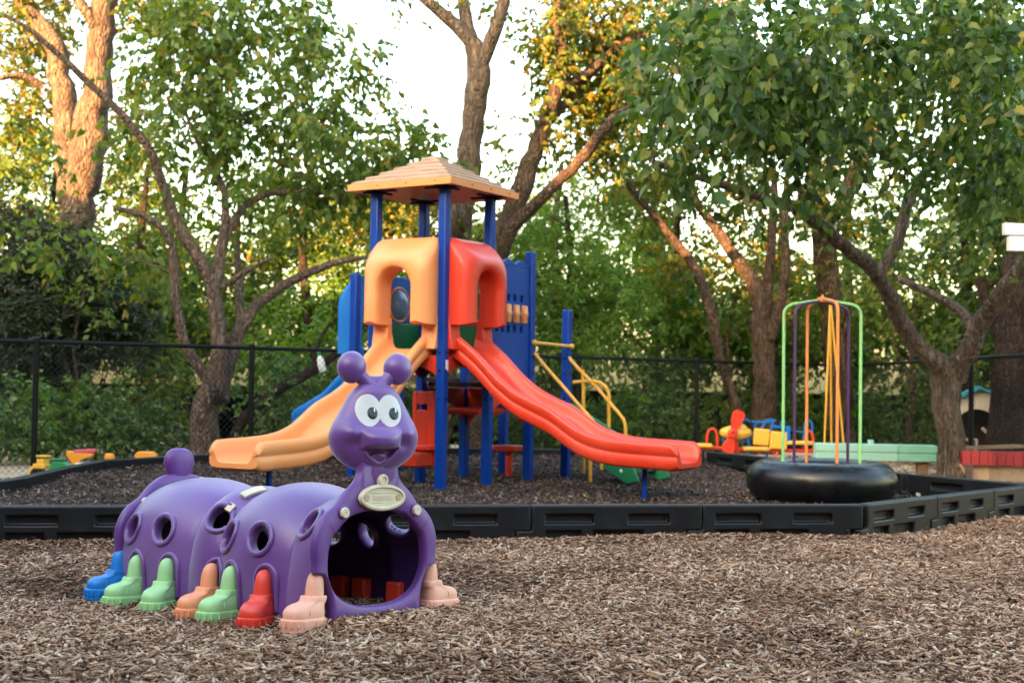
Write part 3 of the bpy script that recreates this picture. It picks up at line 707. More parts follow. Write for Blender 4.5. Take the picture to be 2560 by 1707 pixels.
# ------------------------------------------------------------------ play structure
PP = np.array([-.70, 13.3, 0]); PA = math.atan2(-.522, .853); PXA = np.array([.853, -.522, 0]); PYA = np.array([.522, .853, 0])
def pl(px, py, axis, off):
    n = PXA if axis == 'x' else PYA; v = ray(px, py); t = (off - (CAM - PP) @ n) / (v @ n); X = CAM + v * t - PP
    return (X @ PXA, X @ PYA, X[2])
ps = empty('play_structure', PP, (0, 0, PA), 'blue posted play tower with tan roof, orange and red slides in the dark mulch', 'play tower')
W_ = .86
def post(x, y, top, name='post'):
    mb = MB(); mb.box((x, y, (top - .1) / 2), (.095, .095, top + .1)); return mb.build(name, M['blue'], ps, bevel=.012, seg=3)
pf = post(0, 0, 3.12); post(-W_, 0, 3.12); post(0, W_, 3.12); post(-W_, W_, 3.12)
post(0, 1.72, 2.59); post(0, 2.58, 1.99); post(-W_, 1.72, 2.3); post(-W_, 2.58, 1.7); post(-1.8, W_, 2.34); post(-1.8, 1.72, 2.34)
mb = MB(); mb.box((.0485, .012, 1.29), (.003, .045, .11)); mb.build('label', M['white_label'], pf, smooth=False)
mb = MB(); mb.box((-.43, .43, 1.42), (.76, .76, .05)); mb.build('deck', M['deck'], ps, bevel=.006)
mb = MB(); mb.box((-.43, 1.29, 1.10), (.76, .76, .05)); mb.build('deck', M['deck'], ps, bevel=.006)
mb = MB(); mb.box((-1.33, 1.29, 1.15), (.84, .76, .05)); mb.build('deck', M['deck'], ps, bevel=.006)
mb = MB(); mb.box((-.43, 2.15, .92), (.76, .76, .05)); mb.build('deck', M['deck'], ps, bevel=.006)
# roof: stepped hip roof with a fascia, hollow below
rc = Vector((-.43, .43, 0)); hs = .6465
def sq(h, z): return [(rc.x + sx * h, rc.y + sy * h, z) for sx, sy in ((-1, -1), (1, -1), (1, 1), (-1, 1))]
rt = MB(); rings = [sq(hs - .02, 3.155)]
nstep = 6
for k in range(nstep):
    h0 = (hs - .03) * (1 - k / nstep) + .006; h1 = (hs - .03) * (1 - (k + 1) / nstep) + .03; z0 = 3.156 + .345 * k / nstep; z1 = 3.156 + .345 * (k + .9) / nstep
    rings += [sq(h0, z0), sq(h0, z0 + .020), sq(h0 - .012, z0 + .030), sq(max(.04, h1), z1)]
rings.append(sq(.035, 3.505))
rt.loft(rings, caps=False); roof = rt.build('roof', M['roof_top'], ps, ang=15, bevel=.003)
fa = MB(); fa.loft([sq(hs, 3.09), sq(hs + .004, 3.155), sq(hs - .022, 3.160), sq(hs - .03, 3.152)], caps=False)
fa.loft([sq(hs - .001, 3.091), sq(hs - .045, 3.094), sq(.12, 3.40), sq(.02, 3.44)], caps=False); 
fa.build('fascia', M['orange'], roof, ang=25)
for k in range(4):
    s = (-1, 1)[k % 2]; q = MB()
    for u in (-.36, .0, .36):
        if k < 2: q.lathe([(.008, 0), (.008, .004), (1e-5, .005)], 10, Matrix.Translation((rc.x + u + .1, rc.y + s * (hs + .002), 3.125)) @ Matrix.Rotation(R(90) * (1 if s < 0 else -1), 4, 'X'))
        else: q.lathe([(.008, 0), (.008, .004), (1e-5, .005)], 10, Matrix.Translation((rc.x + s * (hs + .002), rc.y + u + .1, 3.125)) @ Matrix.Rotation(R(90) * (1 if s > 0 else -1), 4, 'Y'))
    q.build('bolt', M['black_metal'], roof)
for (x, y) in ((0, 0), (-W_, 0), (0, W_), (-W_, W_)):
    sx, sy = (-1 if x == 0 else 1), (1 if y == 0 else -1)
    q = MB(); q.box((x, y, 3.085), (.115, .115, .03)); q.box((x - sx * .12, y, 3.095), (.13, .04, .02)); q.box((x, y - sy * .12, 3.095), (.04, .13, .02)); q.box((x + sx * .15, y, 3.10), (.19, .04, .02)); q.box((x, y + sy * .15, 3.10), (.04, .19, .02)); q.build('roof_bracket', M['black_metal'], roof, bevel=.004)

RT = [(-.03, 1.635), (.02, 1.63), (.16, 1.54), (.32, 1.42), (.53, 1.215), (.74, 1.065), (.95, .975), (1.15, .90), (1.31, .797), (1.47, .70), (1.64, .645), (1.84, .615), (2.1, .602), (2.3, .598), (2.42, .592)]
def slide(mat, M4, dz=0., hood=True, leg=True, bend=0.):
    """slide in its own frame: +X runs down the chute, Y across; M4 places it in the structure"""
    def rz(t): return float(np.interp(t, [p[0] for p in RT], [p[1] for p in RT]))
    ts = list(np.arange(-.03, 2.43, .04)) + [2.45, 2.475, 2.495, 2.51, 2.52]
    RZ = np.array([rz(t) for t in ts]); k = np.array([1, 2, 3, 2, 1.]) / 9; pad = np.r_[RZ[0], RZ[0], RZ, RZ[-1], RZ[-1]]; RZ = np.convolve(pad, k, 'valid')
    rings = []
    for i, t in enumerate(ts):
        r = RZ[i] + dz * max(.25, 1 - t / 3.2); e = max(0, (t - 2.43) / .09); dr = .075 * e ** 2.2; db = .022 * e ** 2; du = .03 * e ** 2; w = .0 - .010 * e
        slope = 1.0
        half = [(0, r - .265 + du), (.20, r - .265 + du), (.262 + w, r - .258 + du), (.285 + w, r - .235 + du), (.292 + w, r - .15), (.283 + w, r - .135), (.283 + w, r - .120), (.297 + w, r - .105), (.300 + w, r - .045 - dr), (.294 + w, r - .016 - dr), (.276 + w, r - .002 - dr), (.258 + w, r - dr), (.240 + w, r - .003 - dr), (.225, r - .018 - dr), (.216, r - .05 - dr * .85), (.206, r - .11 - dr * .45), (.19, r - .150 - db), (.16, r - .168 - db), (.08, r - .172 - db), (0, r - .173 - db)]
        ring = [(t, y, z) for y, z in half] + [(t, -y, z) for y, z in half[-2:0:-1]]
        rings.append(ring)
    if bend:
        px_, py_, a_ = -.03, 0., 0.; path = []
        for i, t in enumerate(ts):
            dt = (ts[i] - ts[i - 1]) if i else 0; a_ = bend * min(1, max(0, (t - .55) / 1.3)); px_ += dt * math.cos(a_); py_ += dt * math.sin(a_); path.append((px_, py_, a_))
        rings = [[(px_ - p[1] * math.sin(a_), py_ + p[1] * math.cos(a_), p[2]) for p in r_] for r_, (px_, py_, a_) in zip(rings, path)]
    mb = MB(); mb.loft([[M4 @ Vector(p) for p in r_] for r_ in rings], caps=False)
    n_ = len(rings[0]); outer = [0, 1, 2, 3, 4, 5, 6, 7, 8, 9, 10, 11]; inner = [19, 19, 18, 17, 16, 16, 15, 15, 14, 13, 12, 11]
    for base in (0, (len(rings) - 1) * n_):
        for sd in (0, 1):
            mp = (lambda q: q) if sd == 0 else (lambda q: (n_ - q) % n_)
            for q in range(11):
                f = []
                for w_ in (mp(outer[q]), mp(outer[q + 1]), mp(inner[q + 1]), mp(inner[q])):
                    if w_ not in f: f.append(w_)
                if len(f) > 2: mb.f.append(tuple(base + w_ for w_ in f)); mb.fm.append(0)
    o = mb.build('slide', mat, ps, ang=55)
    # jambs rising from the chute head to the hood
    for s in (-1, 1):
        jb = MB(); prof = [(-.02, 1.45), (.10, 1.45), (.075, 1.60), (.06, 1.78), (-.02, 1.78)]
        jb.loft([[M4 @ Vector((p[0], s * .215, p[1] + dz)) for p in prof], [M4 @ Vector((p[0], s * .40, p[1] + dz)) for p in prof]])
        jb.build('jamb', mat, o, bevel=.015, seg=3)
    if leg:
        lg = MB(); lg.tube([M4 @ Vector((2.06, 0, -.1)), M4 @ Vector((2.06, 0, .36))], .026, 12); lg.build('slide_leg', M['blue'], o)
    if hood:
        def U(hw, top, r, zb, n=(7, 9, 8)):
            P = []
            for k in range(n[0]): P.append((-hw, zb + (top - r - zb) * k / n[0]))
            for k in range(n[1]): a = math.pi - .5 * math.pi * k / n[1]; P.append((-hw + r + r * math.cos(a), top - r + r * math.sin(a)))
            for k in range(n[2]): P.append((-hw + r + (2 * hw - 2 * r) * k / n[2], top))
            for k in range(n[1]): a = .5 * math.pi - .5 * math.pi * k / n[1]; P.append((hw - r + r * math.cos(a), top - r + r * math.sin(a)))
            for k in range(n[0] + 1): P.append((hw, top - r + (zb - top + r) * k / n[0]))
            return P
        zb = 1.70 + dz
        stg = [(.03, .205, 2.27, .20, zb), (.20, .205, 2.27, .20, zb), (.262, .212, 2.275, .205, zb + .004), (.285, .235, 2.295, .225, zb + .02), (.29, .27, 2.33, .22, zb + .03), (.278, .335, 2.385, .20, zb + .02), (.245, .382, 2.43, .19, zb + .006), (.19, .405, 2.48, .17, zb), (.12, .408, 2.54, .14, zb), (.06, .400, 2.575, .10, zb), (.02, .392, 2.59, .08, zb), (-.03, .39, 2.59, .08, zb)]
        hb = MB(); rg = []
        for x, hw, top, r, z0 in stg: rg.append([(x, p[0], p[1]) for p in U(hw, top + dz, r, z0)])
        n = len(rg[0])
        vs = [M4 @ Vector(p) for q in rg for p in q]; fs = []
        for i in range(len(rg) - 1):
            for k in range(n - 1): fs.append((i * n + k, i * n + k + 1, (i + 1) * n + k + 1, (i + 1) * n + k))
        fs.append(tuple(i * n for i in range(len(rg)))); fs.append(tuple(i * n + n - 1 for i in range(len(rg)))[::-1])
        for k in range(n - 1): fs.append(((len(rg) - 1) * n + k, (len(rg) - 1) * n + k + 1, k + 1, k))
        hb.add(vs, fs); hb.build('hood', mat, o, ang=50)
    return o
so = slide(M['orange'], Matrix.Translation((-.43, 0, 0)) @ Matrix.Rotation(R(-90), 4, 'Z')); so['label'] = 'orange slide with arched hood'
sr = slide(M['red'], Matrix.Translation((0, .43, 0))); sr['label'] = 'red slide with arched hood'
sb = slide(M['blue_plastic'], Matrix.Translation((-1.84, 1.29, 0)) @ Matrix.Rotation(R(180), 4, 'Z'), -.27, leg=False, bend=R(-105)); sb['label'] = 'blue slide behind the tower'
for (x, y) in ((0, 0), (-W_, 0), (0, W_), (0, 1.72), (0, 2.58)):
    q = MB()
    for z in (1.42, 1.24, .95): q.lathe([(.014, 0), (.014, .006), (.006, .011), (1e-5, .011)], 10, Matrix.Translation((x + .0475, y, z)) @ Matrix.Rotation(R(90), 4, 'Y')); q.lathe([(.014, 0), (.014, .006), (.006, .011), (1e-5, .011)], 10, Matrix.Translation((x, y - .0475, z)) @ Matrix.Rotation(R(90), 4, 'X'))
    q.build('post_bolts', M['black_metal'], ps)
# back barrier of the upper deck: green board, blue bubble panel
mb = MB(); mb.box((-.43, .87, 1.60), (.76, .04, .30)); mb.build('green_barrier', M['green_plastic'], ps, bevel=.015, seg=3)
mb = MB(); mb.box((-.87, .43, 1.60), (.04, .72, .29)); mb.build('green_barrier', M['green_plastic'], ps, bevel=.015, seg=3)
mb = MB(); P_ = [(.06, 1.755), (.80, 1.755), (.80, 2.12)] + [(.43 + .37 * math.cos(a), 2.12 + .12 * math.sin(a)) for a in np.linspace(.1, math.pi - .1, 14)] + [(.06, 2.12)]
mb.prism(P_, -.89, -.85, 'yz'); bp_ = mb.build('bubble_panel', M['blue_plastic'], ps, bevel=.012)
mb = MB(); mb.ell((-.87, .40, 1.94), (.10, .17, .17), 28, 16); mb.build('bubble_window', M['bubble'], bp_)
mb = MB(); mb.tube([(-.845, .40 + .18 * math.cos(a), 1.94 + .18 * math.sin(a)) for a in np.linspace(0, 2 * math.pi, 33)], .014, 8, caps=False); mb.build('bubble_ring', M['orange'], bp_)
# blue wall panel with stepped windows and tan rollers
def wall_panel():
    mb = MB(); ys = [.90, .96, 1.02, 1.08, 1.14, 1.20, 1.26, 1.32, 1.39, 1.47, 1.54, 1.68]; zs = [1.05, 1.67, 1.75, 2.01, 2.09, 2.40]
    holes = set()
    for i in (1, 3, 5, 7, 9): holes |= {(i, 1), (i, 3)}
    x0, x1 = -.02, .02
    for i in range(len(ys) - 1):
        for j in range(len(zs) - 1):
            if (i, j) in holes: continue
            for x in (x0, x1): mb.add([(x, ys[i], zs[j]), (x, ys[i + 1], zs[j]), (x, ys[i + 1], zs[j + 1]), (x, ys[i], zs[j + 1])], [(0, 1, 2, 3)])
            for di, dj in ((-1, 0), (1, 0), (0, -1), (0, 1)):
                a, b = i + di, j + dj
                if not (0 <= a < len(ys) - 1 and 0 <= b < len(zs) - 1) or (a, b) in holes:
                    if di: yy = ys[i] if di < 0 else ys[i + 1]; q = [(x0, yy, zs[j]), (x1, yy, zs[j]), (x1, yy, zs[j + 1]), (x0, yy, zs[j + 1])]
                    else:
                        if dj > 0 and j == len(zs) - 2: continue
                        zz = zs[j] if dj < 0 else zs[j + 1]; q = [(x0, ys[i], zz), (x1, ys[i], zz), (x1, ys[i + 1], zz), (x0, ys[i + 1], zz)]
                    mb.add(q, [(0, 1, 2, 3)])
    # wavy top edge
    P = [(.90, 2.4)] + [(y, 2.455 + .022 * math.sin((y - .90) * 24)) for y in np.linspace(.90, 1.68, 40)] + [(1.68, 2.4)]
    mb.prism(P, x0, x1, 'yz')
    return mb.build('wall_panel', M['panel_blue'], ps, weld=True, ang=30, bevel=.006)
M['panel_blue'] = plastic('panel_blue', (.001, .050, .29), .42, .1, spec=.3)
wp = wall_panel()
for z in (1.71, 2.05): mb = MB(); mb.box((-.012, 1.26, z), (.004, .70, .11)); mb.build('pocket_back', M['blue'], wp, smooth=False)
for y in (1.03, 1.20, 1.37, 1.54):
    mb = MB(); mb.lathe([(.05, 0), (.06, .012), (.06, .075), (.068, .085), (.068, .12), (.06, .13), (.06, .19), (.05, .20)], 4, Matrix.Translation((.012, y, 1.78)) @ Matrix.Rotation(R(45), 4, 'Z') @ Matrix.Diagonal((1.0, 1.0, 1, 1)))
    mb.build('game_block', M['orange'], wp, bevel=.008, ang=40)
# yellow stair rails
def S3(x, y): return (1100 + x * .4464, 580 + y * .4464)
st = MB(); st.tube([(.06, 1.70, 1.577), (.06, 2.60, 1.56)], .020, 12); st.ell((.06, 1.72, 1.577), (.035, .035, .035)); st.ell((.06, 2.58, 1.56), (.035, .035, .035)); st.build('guard_rail', M['yellow_metal'], ps)
def rail(pix, off, name='stair_rail', r=.020):
    pts = [pl(*S3(*p), 'y', off) for p in pix]; mb = MB(); mb.tube(pts, r, 12, step=.05); return mb.build(name, M['yellow_metal'], ps), pts
rail([(530, 680), (600, 765), (680, 855), (770, 960), (860, 1062), (905, 1130), (905, 1250), (905, 1330)], 1.74)
rail([(712, 692), (780, 770), (860, 850), (950, 955), (1010, 1025), (1036, 1075), (1040, 1200), (1040, 1372)], 2.56)
rail([(745, 842), (800, 836), (870, 836), (920, 858), (945, 905), (946, 1000), (946, 1150), (946, 1300)], 2.56)
rail([(800, 770), (803, 900), (803, 1100), (803, 1350)], 2.56)
rail([(842, 1180), (842, 1290), (842, 1412)], 1.74)
# green steps
for k in range(4):
    mb = MB(); x = .20 + k * .29; z = .72 - k * .165; mb.box((x, 2.15, z), (.24, .78, .035)); mb.box((x + .11, 2.15, z - .03), (.025, .78, .06)); stp = mb.build('step', M['green_plastic'], ps, bevel=.008)
for y in (1.755, 2.545):
    mb = MB(); P_ = [(.0, .90), (.10, .90), (1.30, .24), (1.36, .10), (1.22, .06), (.0, .74)]; mb.prism(P_, y - .015, y + .015); sg = mb.build('stringer', M['green_plastic'], ps, bevel=.008)
    q = MB()
    for x, z in ((.12, .76), (.45, .58), (.80, .40), (1.15, .20)): q.ell((x, y - .017, z), (.018, .006, .018), 12, 6)
    q.build('bolt', M['white_label'], sg)
# red skirt arches under the decks, activity panel, seats
def skirt(x0, y0, x1, y1, ztop, drop, mat):
    mb = MB(); L = math.hypot(x1 - x0, y1 - y0); P = [(0, ztop)] + [(s * L, ztop - drop * (1 - .55 * math.sin(math.pi * s) ** .7)) for s in np.linspace(0, 1, 17)] + [(L, ztop)]
    a = math.atan2(y1 - y0, x1 - x0); o_ = MB(); o_.prism(P, -.015, .015)
    for i, p in enumerate(o_.v): o_.v[i] = (x0 + p[0] * math.cos(a) - p[1] * math.sin(a), y0 + p[0] * math.sin(a) + p[1] * math.cos(a), p[2])
    return o_.build('skirt_panel', mat, ps, bevel=.006)
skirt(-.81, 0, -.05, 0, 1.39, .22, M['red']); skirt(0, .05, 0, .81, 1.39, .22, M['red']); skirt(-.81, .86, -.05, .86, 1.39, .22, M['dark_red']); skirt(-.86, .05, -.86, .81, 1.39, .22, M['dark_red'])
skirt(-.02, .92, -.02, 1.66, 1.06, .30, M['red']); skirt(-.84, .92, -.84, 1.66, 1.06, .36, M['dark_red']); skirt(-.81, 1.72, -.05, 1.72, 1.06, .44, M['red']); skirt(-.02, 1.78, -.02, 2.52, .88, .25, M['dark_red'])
mb = MB(); mb.box((-.43, 1.25, .82), (.5, .55, .05)); mb.box((-.43, 1.25, .80), (.44, .49, .05)); mb.build('counter_shelf', M['red'], ps, bevel=.012)
def red_panel():
    mb = MB(); y = .70
    for c, s in [((-.815, y, .62), (.06, .05, .80)), ((-.60, y, .62), (.10, .05, .80)), ((-.7175, y, .95), (.135, .049, .14)), ((-.7175, y, .52), (.135, .049, .60))]: mb.box(c, s)
    mb.box((-.68, y - .06, .42), (.36, .19, .05)); return mb.build('activity_panel', M['red'], ps, bevel=.008)
red_panel()
mb = MB(); mb.box((-.74, .55, .30), (.34, .30, .16)); mb.build('play_seat', M['red'], ps, bevel=.02, seg=3)
mb = MB(); mb.box((-.45, 2.05, .37), (.30, .26, .07)); mb.box((-.45, 2.05, .18), (.07, .07, .36)); mb.build('play_seat', M['red'], ps, bevel=.015)

# ------------------------------------------------------------------ inner tube spinner
tx, ty = 2.985, 12.7
tube = empty('inner_tube_spinner', (tx, ty, .03), (0, 0, 0), 'fat black inner tube carrying arched green, purple and orange poles', 'spinner toy')
mb = MB(); rg = []
for k in range(72):
    a = 2 * math.pi * k / 72; pin = 1 - .022 * max(0, math.cos(a * 9)) ** 24
    rg.append([((.505 + .205 * pin * math.copysign(abs(math.cos(b)) ** .92, math.cos(b))) * math.cos(a), (.505 + .205 * pin * math.copysign(abs(math.cos(b)) ** .92, math.cos(b))) * math.sin(a), .20 + .195 * pin * math.copysign(abs(math.sin(b)) ** .9, math.sin(b))) for b in np.linspace(0, 2 * math.pi, 28, endpoint=False)])
rg.append(rg[0]); mb.loft(rg, caps=False); mb.build('inner_tube', M['rubber'], tube, weld=True, ang=80)
mb = MB(); mb.lathe([(1e-5, .08), (.36, .08), (.36, .11), (1e-5, .11)], 32); mb.build('base_disc', M['black_plastic'], tube)
for ang, mt in ((-8, 'pole_green'), (33, 'pole_purple'), (-80, 'pole_orange')):
    c, s = math.cos(R(ang)), math.sin(R(ang)); dz = {'pole_green': 0, 'pole_purple': -.012, 'pole_orange': .012}[mt]
    pr = [(-.362, .11), (-.362, .9), (-.362, 1.78), (-.355, 1.83), (-.33, 1.868), (-.285, 1.89), (-.12, 1.918), (0, 1.93), (.12, 1.918), (.285, 1.89), (.33, 1.868), (.355, 1.83), (.362, 1.78), (.362, .9), (.362, .11)]
    mb = MB(); mb.tube([(r * c, r * s, z + dz) for r, z in pr], .0148, 12, step=.03); mb.build('arched_pole', M[mt], tube)
mb = MB(); mb.lathe([(.045, 1.915), (.05, 1.93), (.045, 1.955), (.012, 1.965), (.012, 1.985), (1e-5, 1.99)], 16); mb.build('hub', M['pole_orange'], tube)

# ------------------------------------------------------------------ fence
def fence(name, pts, posts, label):
    root = empty(name, (pts[0][0], pts[0][1], 0), (0, 0, 0), label, 'fence'); o = Vector((pts[0][0], pts[0][1], 0))
    ztop = 1.52
    rl = MB(); rl.tube([Vector((p[0], p[1], ztop)) - o for p in pts], .026, 10); rl.build('top_rail', M['black_metal'], root)
    for (x, y) in posts:
        mb = MB(); mb.tube([Vector((x, y, -.15)) - o, Vector((x, y, ztop + .02)) - o], .034, 10); mb.ell(Vector((x, y, ztop + .03)) - o, (.04, .04, .03), 12, 8); mb.build('fence_post', M['black_metal'], root)
    wm = MB(); sp = .075; r = .0019
    for a, b in zip(pts[:-1], pts[1:]):
        a, b = Vector((a[0], a[1], 0)) - o, Vector((b[0], b[1], 0)) - o; L = (b - a).length; d = (b - a) / L; h = ztop - .02
        nrm = Vector((-d.y, d.x, 0)) * r
        n = int((L + h) / sp)
        for k in range(n):
            s0 = -h + k * sp
            for sg in (1, -1):
                u0, u1 = max(0, s0), min(L, s0 + h)
                if u1 <= u0: continue
                z0, z1 = u0 - s0, u1 - s0
                if sg < 0: z0, z1 = h - z0, h - z1
                p, q = a + d * u0, a + d * u1; p = Vector((p.x, p.y, z0)); q = Vector((q.x, q.y, z1))
                off = nrm * sg; t = (q - p).normalized(); w = t.cross(nrm.normalized()) * r
                vs = []
                for c in (p, q): vs += [c + off + w, c + off + nrm - w, c + off - nrm - w]
                wm.add(vs, [(0, 1, 4, 3), (1, 2, 5, 4), (2, 0, 3, 5)])
    wm.build('chain_link_mesh', M['black_metal'], root, smooth=False)
    return root
fy = lambda x: 15.2 + .71 * (x + 5.5)
fence('chain_link_fence', [(-10.5, fy(-10.5)), (6.0, fy(6.0))], [(x, fy(x)) for x in (-9.9, -7.7, -5.48, -3.3, -1.1, 1.0, 2.98, 5.95)], 'long black chain link fence running across behind the play tower')
fence('chain_link_fence', [(6.08, fy(6.0) - .1), (5.85, 16.8), (5.9, 9.0)], [(5.85, 16.8), (5.9, 12.9), (5.9, 9.0)], 'black chain link fence coming forward at the right, past the toy house')
# bottle hung on the fence
bx = at(802, 905, 17.6); bo = empty('spray_bottle', bx, (0, R(-14), 0), 'white bottle with green cap hanging on the fence mesh', 'bottle')
mb = MB(); mb.lathe([(1e-5, -.13), (.045, -.13), (.05, -.12), (.05, .0), (.042, .04), (.02, .08), (.018, .10)], 16); mb.build('bottle_body', M['white_label'], bo)
mb = MB(); mb.lathe([(.024, .09), (.024, .14), (.014, .15), (1e-5, .15)], 14); mb.build('cap', M['toy_green'], bo)

# ------------------------------------------------------------------ things round the yard
def T7(x, y): return (1740 + x * .1446, 1000 + y * .1446)
AD = 19.6
ta = empty('airplane_teeter', (*gnd(1905, 1150)[:1], AD, 0), (0, 0, 0), 'yellow toy airplane teeter with red propeller and blue tube frame by the fence', 'teeter toy')
ta.location = (at(1905, 1150, AD)[0], AD, 0); o_ = np.array(ta.location)
q7 = lambda x, y, dy=0.: tuple(at(*T7(x, y), AD + dy) * [1, 0, 1] + [0, AD + dy, 0] - o_)
mb = MB(); mb.tube([q7(-350, 800), q7(400, 825), q7(1200, 862), q7(2060, 872)], .028, 10); mb.build('beam', M['red'], ta)
for (x0, x1, y, dy) in ((190, 370, 800, 0), (1870, 2030, 860, 0)):
    mb = MB(); h = 310 if x0 < 1000 else 330; mb.tube([q7(x0, y), q7(x0 + 5, y - h * .6), q7(x0 + 40, y - h * .93), q7((x0 + x1) / 2, y - h), q7(x1 - 40, y - h * .93), q7(x1 - 5, y - h * .6), q7(x1, y)], .020, 10, step=.03); mb.build('handle', M['red'], ta)
for (x0, x1, y) in ((-200, 270, 775), (1560, 2000, 735), (800, 1250, 835)):
    mb = MB(); a, b = q7(x0, y), q7(x1, y); mb.box(((a[0] + b[0]) / 2, a[1] - .02, (a[2] + b[2]) / 2), (abs(b[0] - a[0]), .22, .055)); mb.build('seat', M['toy_yellow'], ta, bevel=.02, seg=3)
mb = MB(); c = q7(690, 560); mb.ell((c[0], c[1] + .02, c[2]), (.245, .14, .105), 28, 16); c2 = q7(770, 500); mb.ell((c2[0], c2[1], c2[2]), (.10, .11, .085)); mb.build('nose_body', M['toy_yellow'], ta)
c = np.array(q7(600, 570)) + [0, -.16, 0]; e1 = np.array(q7(735, 180)) + [0, -.16, 0]; e2 = np.array(q7(510, 900)) + [0, -.16, 0]
pm = MB()
for e in (e1, e2):
    v = e - c; L = np.linalg.norm(v); u = v / L; w = np.array([u[2], 0, -u[0]]); P = []
    for s, hw in ((0, .03), (.25, .05), (.55, .085), (.8, .095), (.93, .085), (1., .045)): P.append((s, hw))
    poly = [c + u * L * s + w * hw for s, hw in P] + [c + u * L * s - w * hw for s, hw in P[::-1]]
    pm.loft([[tuple(p) for p in poly], [tuple(p + np.array([0, .035, 0])) for p in poly]])
pm.lathe([(.075, 0), (.075, .05), (.05, .07), (.02, .07), (.018, .05), (1e-5, .05)], 20, Matrix.Translation(c + np.array([0, .02, 0])) @ Matrix.Rotation(R(90), 4, 'X')); pm.build('propeller', M['red'], ta, ang=35, bevel=.006)
for (x0, x1, y0, y1, dy) in ((985, 1260, 490, 780, -.05), (1265, 1570, 540, 850, -.06)):
    a, b = q7(x0, y0), q7(x1, y1); mb = MB(); mb.box(((a[0] + b[0]) / 2, dy, (a[2] + b[2]) / 2), (abs(b[0] - a[0]), .05, abs(a[2] - b[2])), Matrix.Rotation(R(4), 3, 'Y')); mb.build('backrest', M['toy_yellow'], ta, bevel=.022, seg=3)
a, b = q7(1560, 470), q7(1600, 720); mb = MB(); mb.box(((a[0] + b[0]) / 2, .02, (a[2] + b[2]) / 2), (.06, .22, .24)); mb.build('backrest', M['blue_plastic'], ta, bevel=.015)
fr = MB()
for path in ([(745, 440), (790, 380), (840, 335), (900, 350), (940, 380)], [(970, 375), (1200, 385), (1380, 350)], [(1020, 490), (1030, 400)], [(985, 580), (1110, 510), (1170, 430), (1220, 345), (1320, 345), (1330, 390), (1300, 500), (1240, 800), (1225, 1020)], [(890, 620), (900, 720), (940, 850), (950, 940)], [(1470, 500), (1480, 380), (1510, 345), (1550, 400)], [(1830, 820), (1870, 600), (1890, 400), (1940, 345), (2000, 400), (2010, 560)], [(470, 650), (480, 740)], [(1300, 460), (1520, 480)]):
    fr.tube([q7(*p) for p in path], .017, 8, step=.03)
fr.tube([q7(480, 740), q7(890, 700), q7(985, 580)], .014, 8); fr.tube([q7(1320, 430), q7(1500, 480), q7(1850, 560)], .012, 8); fr.build('tube_frame', M['blue_plastic'], ta)
mb = MB(); mb.tube([q7(690, 640), q7(700, 920)], .03, 10); mb.tube([q7(1420, 880), q7(1330, 1030), ], .022, 8); mb.tube([q7(1320, 1032), q7(1540, 1010)], .022, 8); mb.build('support', M['red'], ta)
# cinder blocks
def cinder(loc, rz, label):
    r = empty('cinder_block', loc, (0, 0, rz), label, 'concrete block', 'concrete blocks by the bench'); mb = MB(); t = .032; L, D, H = .40, .19, .19
    for z in (t / 2, H - t / 2): mb.box((0, 0, z), (L, D, t))
    for x in (-L / 2 + t / 2, 0, L / 2 - t / 2): mb.box((x, 0, H / 2), (t, D - .004, H - 2 * t))
    mb.build('block_body', M['concrete'], r, bevel=.004)
p = gnd(1994, 1158); cinder((at(1994, 1150, 18.4)[0], 18.4, .02), R(4), 'tan cinder block on its side left of the green bench'); cinder((at(2420, 1120, 16.9)[0], 17.2, .30), R(10), 'tan cinder block on the sand box wall right of the forked tree')
# green bench
gb = empty('bench', (at(2188, 1150, 17.3)[0], 17.3, 0), (0, 0, R(-7)), 'long green painted bench of two planks on brown posts', 'bench')
zt, zb = .37, .12
for k, (x0, x1, m_) in enumerate(((-.78, .26, 'teal_light'), (.262, .76, 'teal'))):
    mb = MB(); mb.box(((x0 + x1) / 2, 0, .345), (x1 - x0, .30, .10)); mb.box(((x0 + x1) / 2, -.005, .237), (x1 - x0, .285, .105)); mb.build('plank', M[m_], gb, bevel=.008)
for x in (-.55, .60): mb = MB(); mb.box((x, .02, .08), (.14, .14, .21)); mb.build('leg', M['wood'], gb, bevel=.006)
mb = MB(); mb.lathe([(.04, .395), (.04, .44), (.03, .45), (1e-5, .45)], 14, Matrix.Translation((-.05, .05, 0))); mb.build('peg', M['teal_light'], gb)
# sand box with red rim
sbx = empty('sand_box', (at(2490, 1190, 16.2)[0], 16.2, 0), (0, 0, R(-8)), 'tan sand box wall with red painted rim of short boards at right edge', 'sand box')
mb = MB(); mb.box((.45, 0, .08), (1.9, .06, .26)); mb.build('side_board', M['tan_wall'], sbx, bevel=.006)
for k in range(15): 
    mb = MB(); mb.box((-.37 + k * .1, -.05, .29), (.096, .17, .17)); mb.build('rim_board', M['red_wood'], sbx, bevel=.008)
mb = MB(); mb.box((-.34, -.11, .10), (.08, .05, .24)); mb.build('corner_post', M['house_door'], sbx, bevel=.005)
mb = MB(); mb.box((.55, .9, .30), (1.6, 1.0, .03)); mb.build('lid', M['tan_wall'], sbx, bevel=.005)
mb = MB(); mb.box((0, 0, 0), (.9, .22, .04)); o = mb.build('loose_plank', M['wood'], None, bevel=.005, loc=(at(2470, 1113, 16.8)[0], 16.75, .40), rot=(0, R(-2), R(14))); tag(o, 'weathered loose plank lying on the sand box behind the red rim', 'plank')
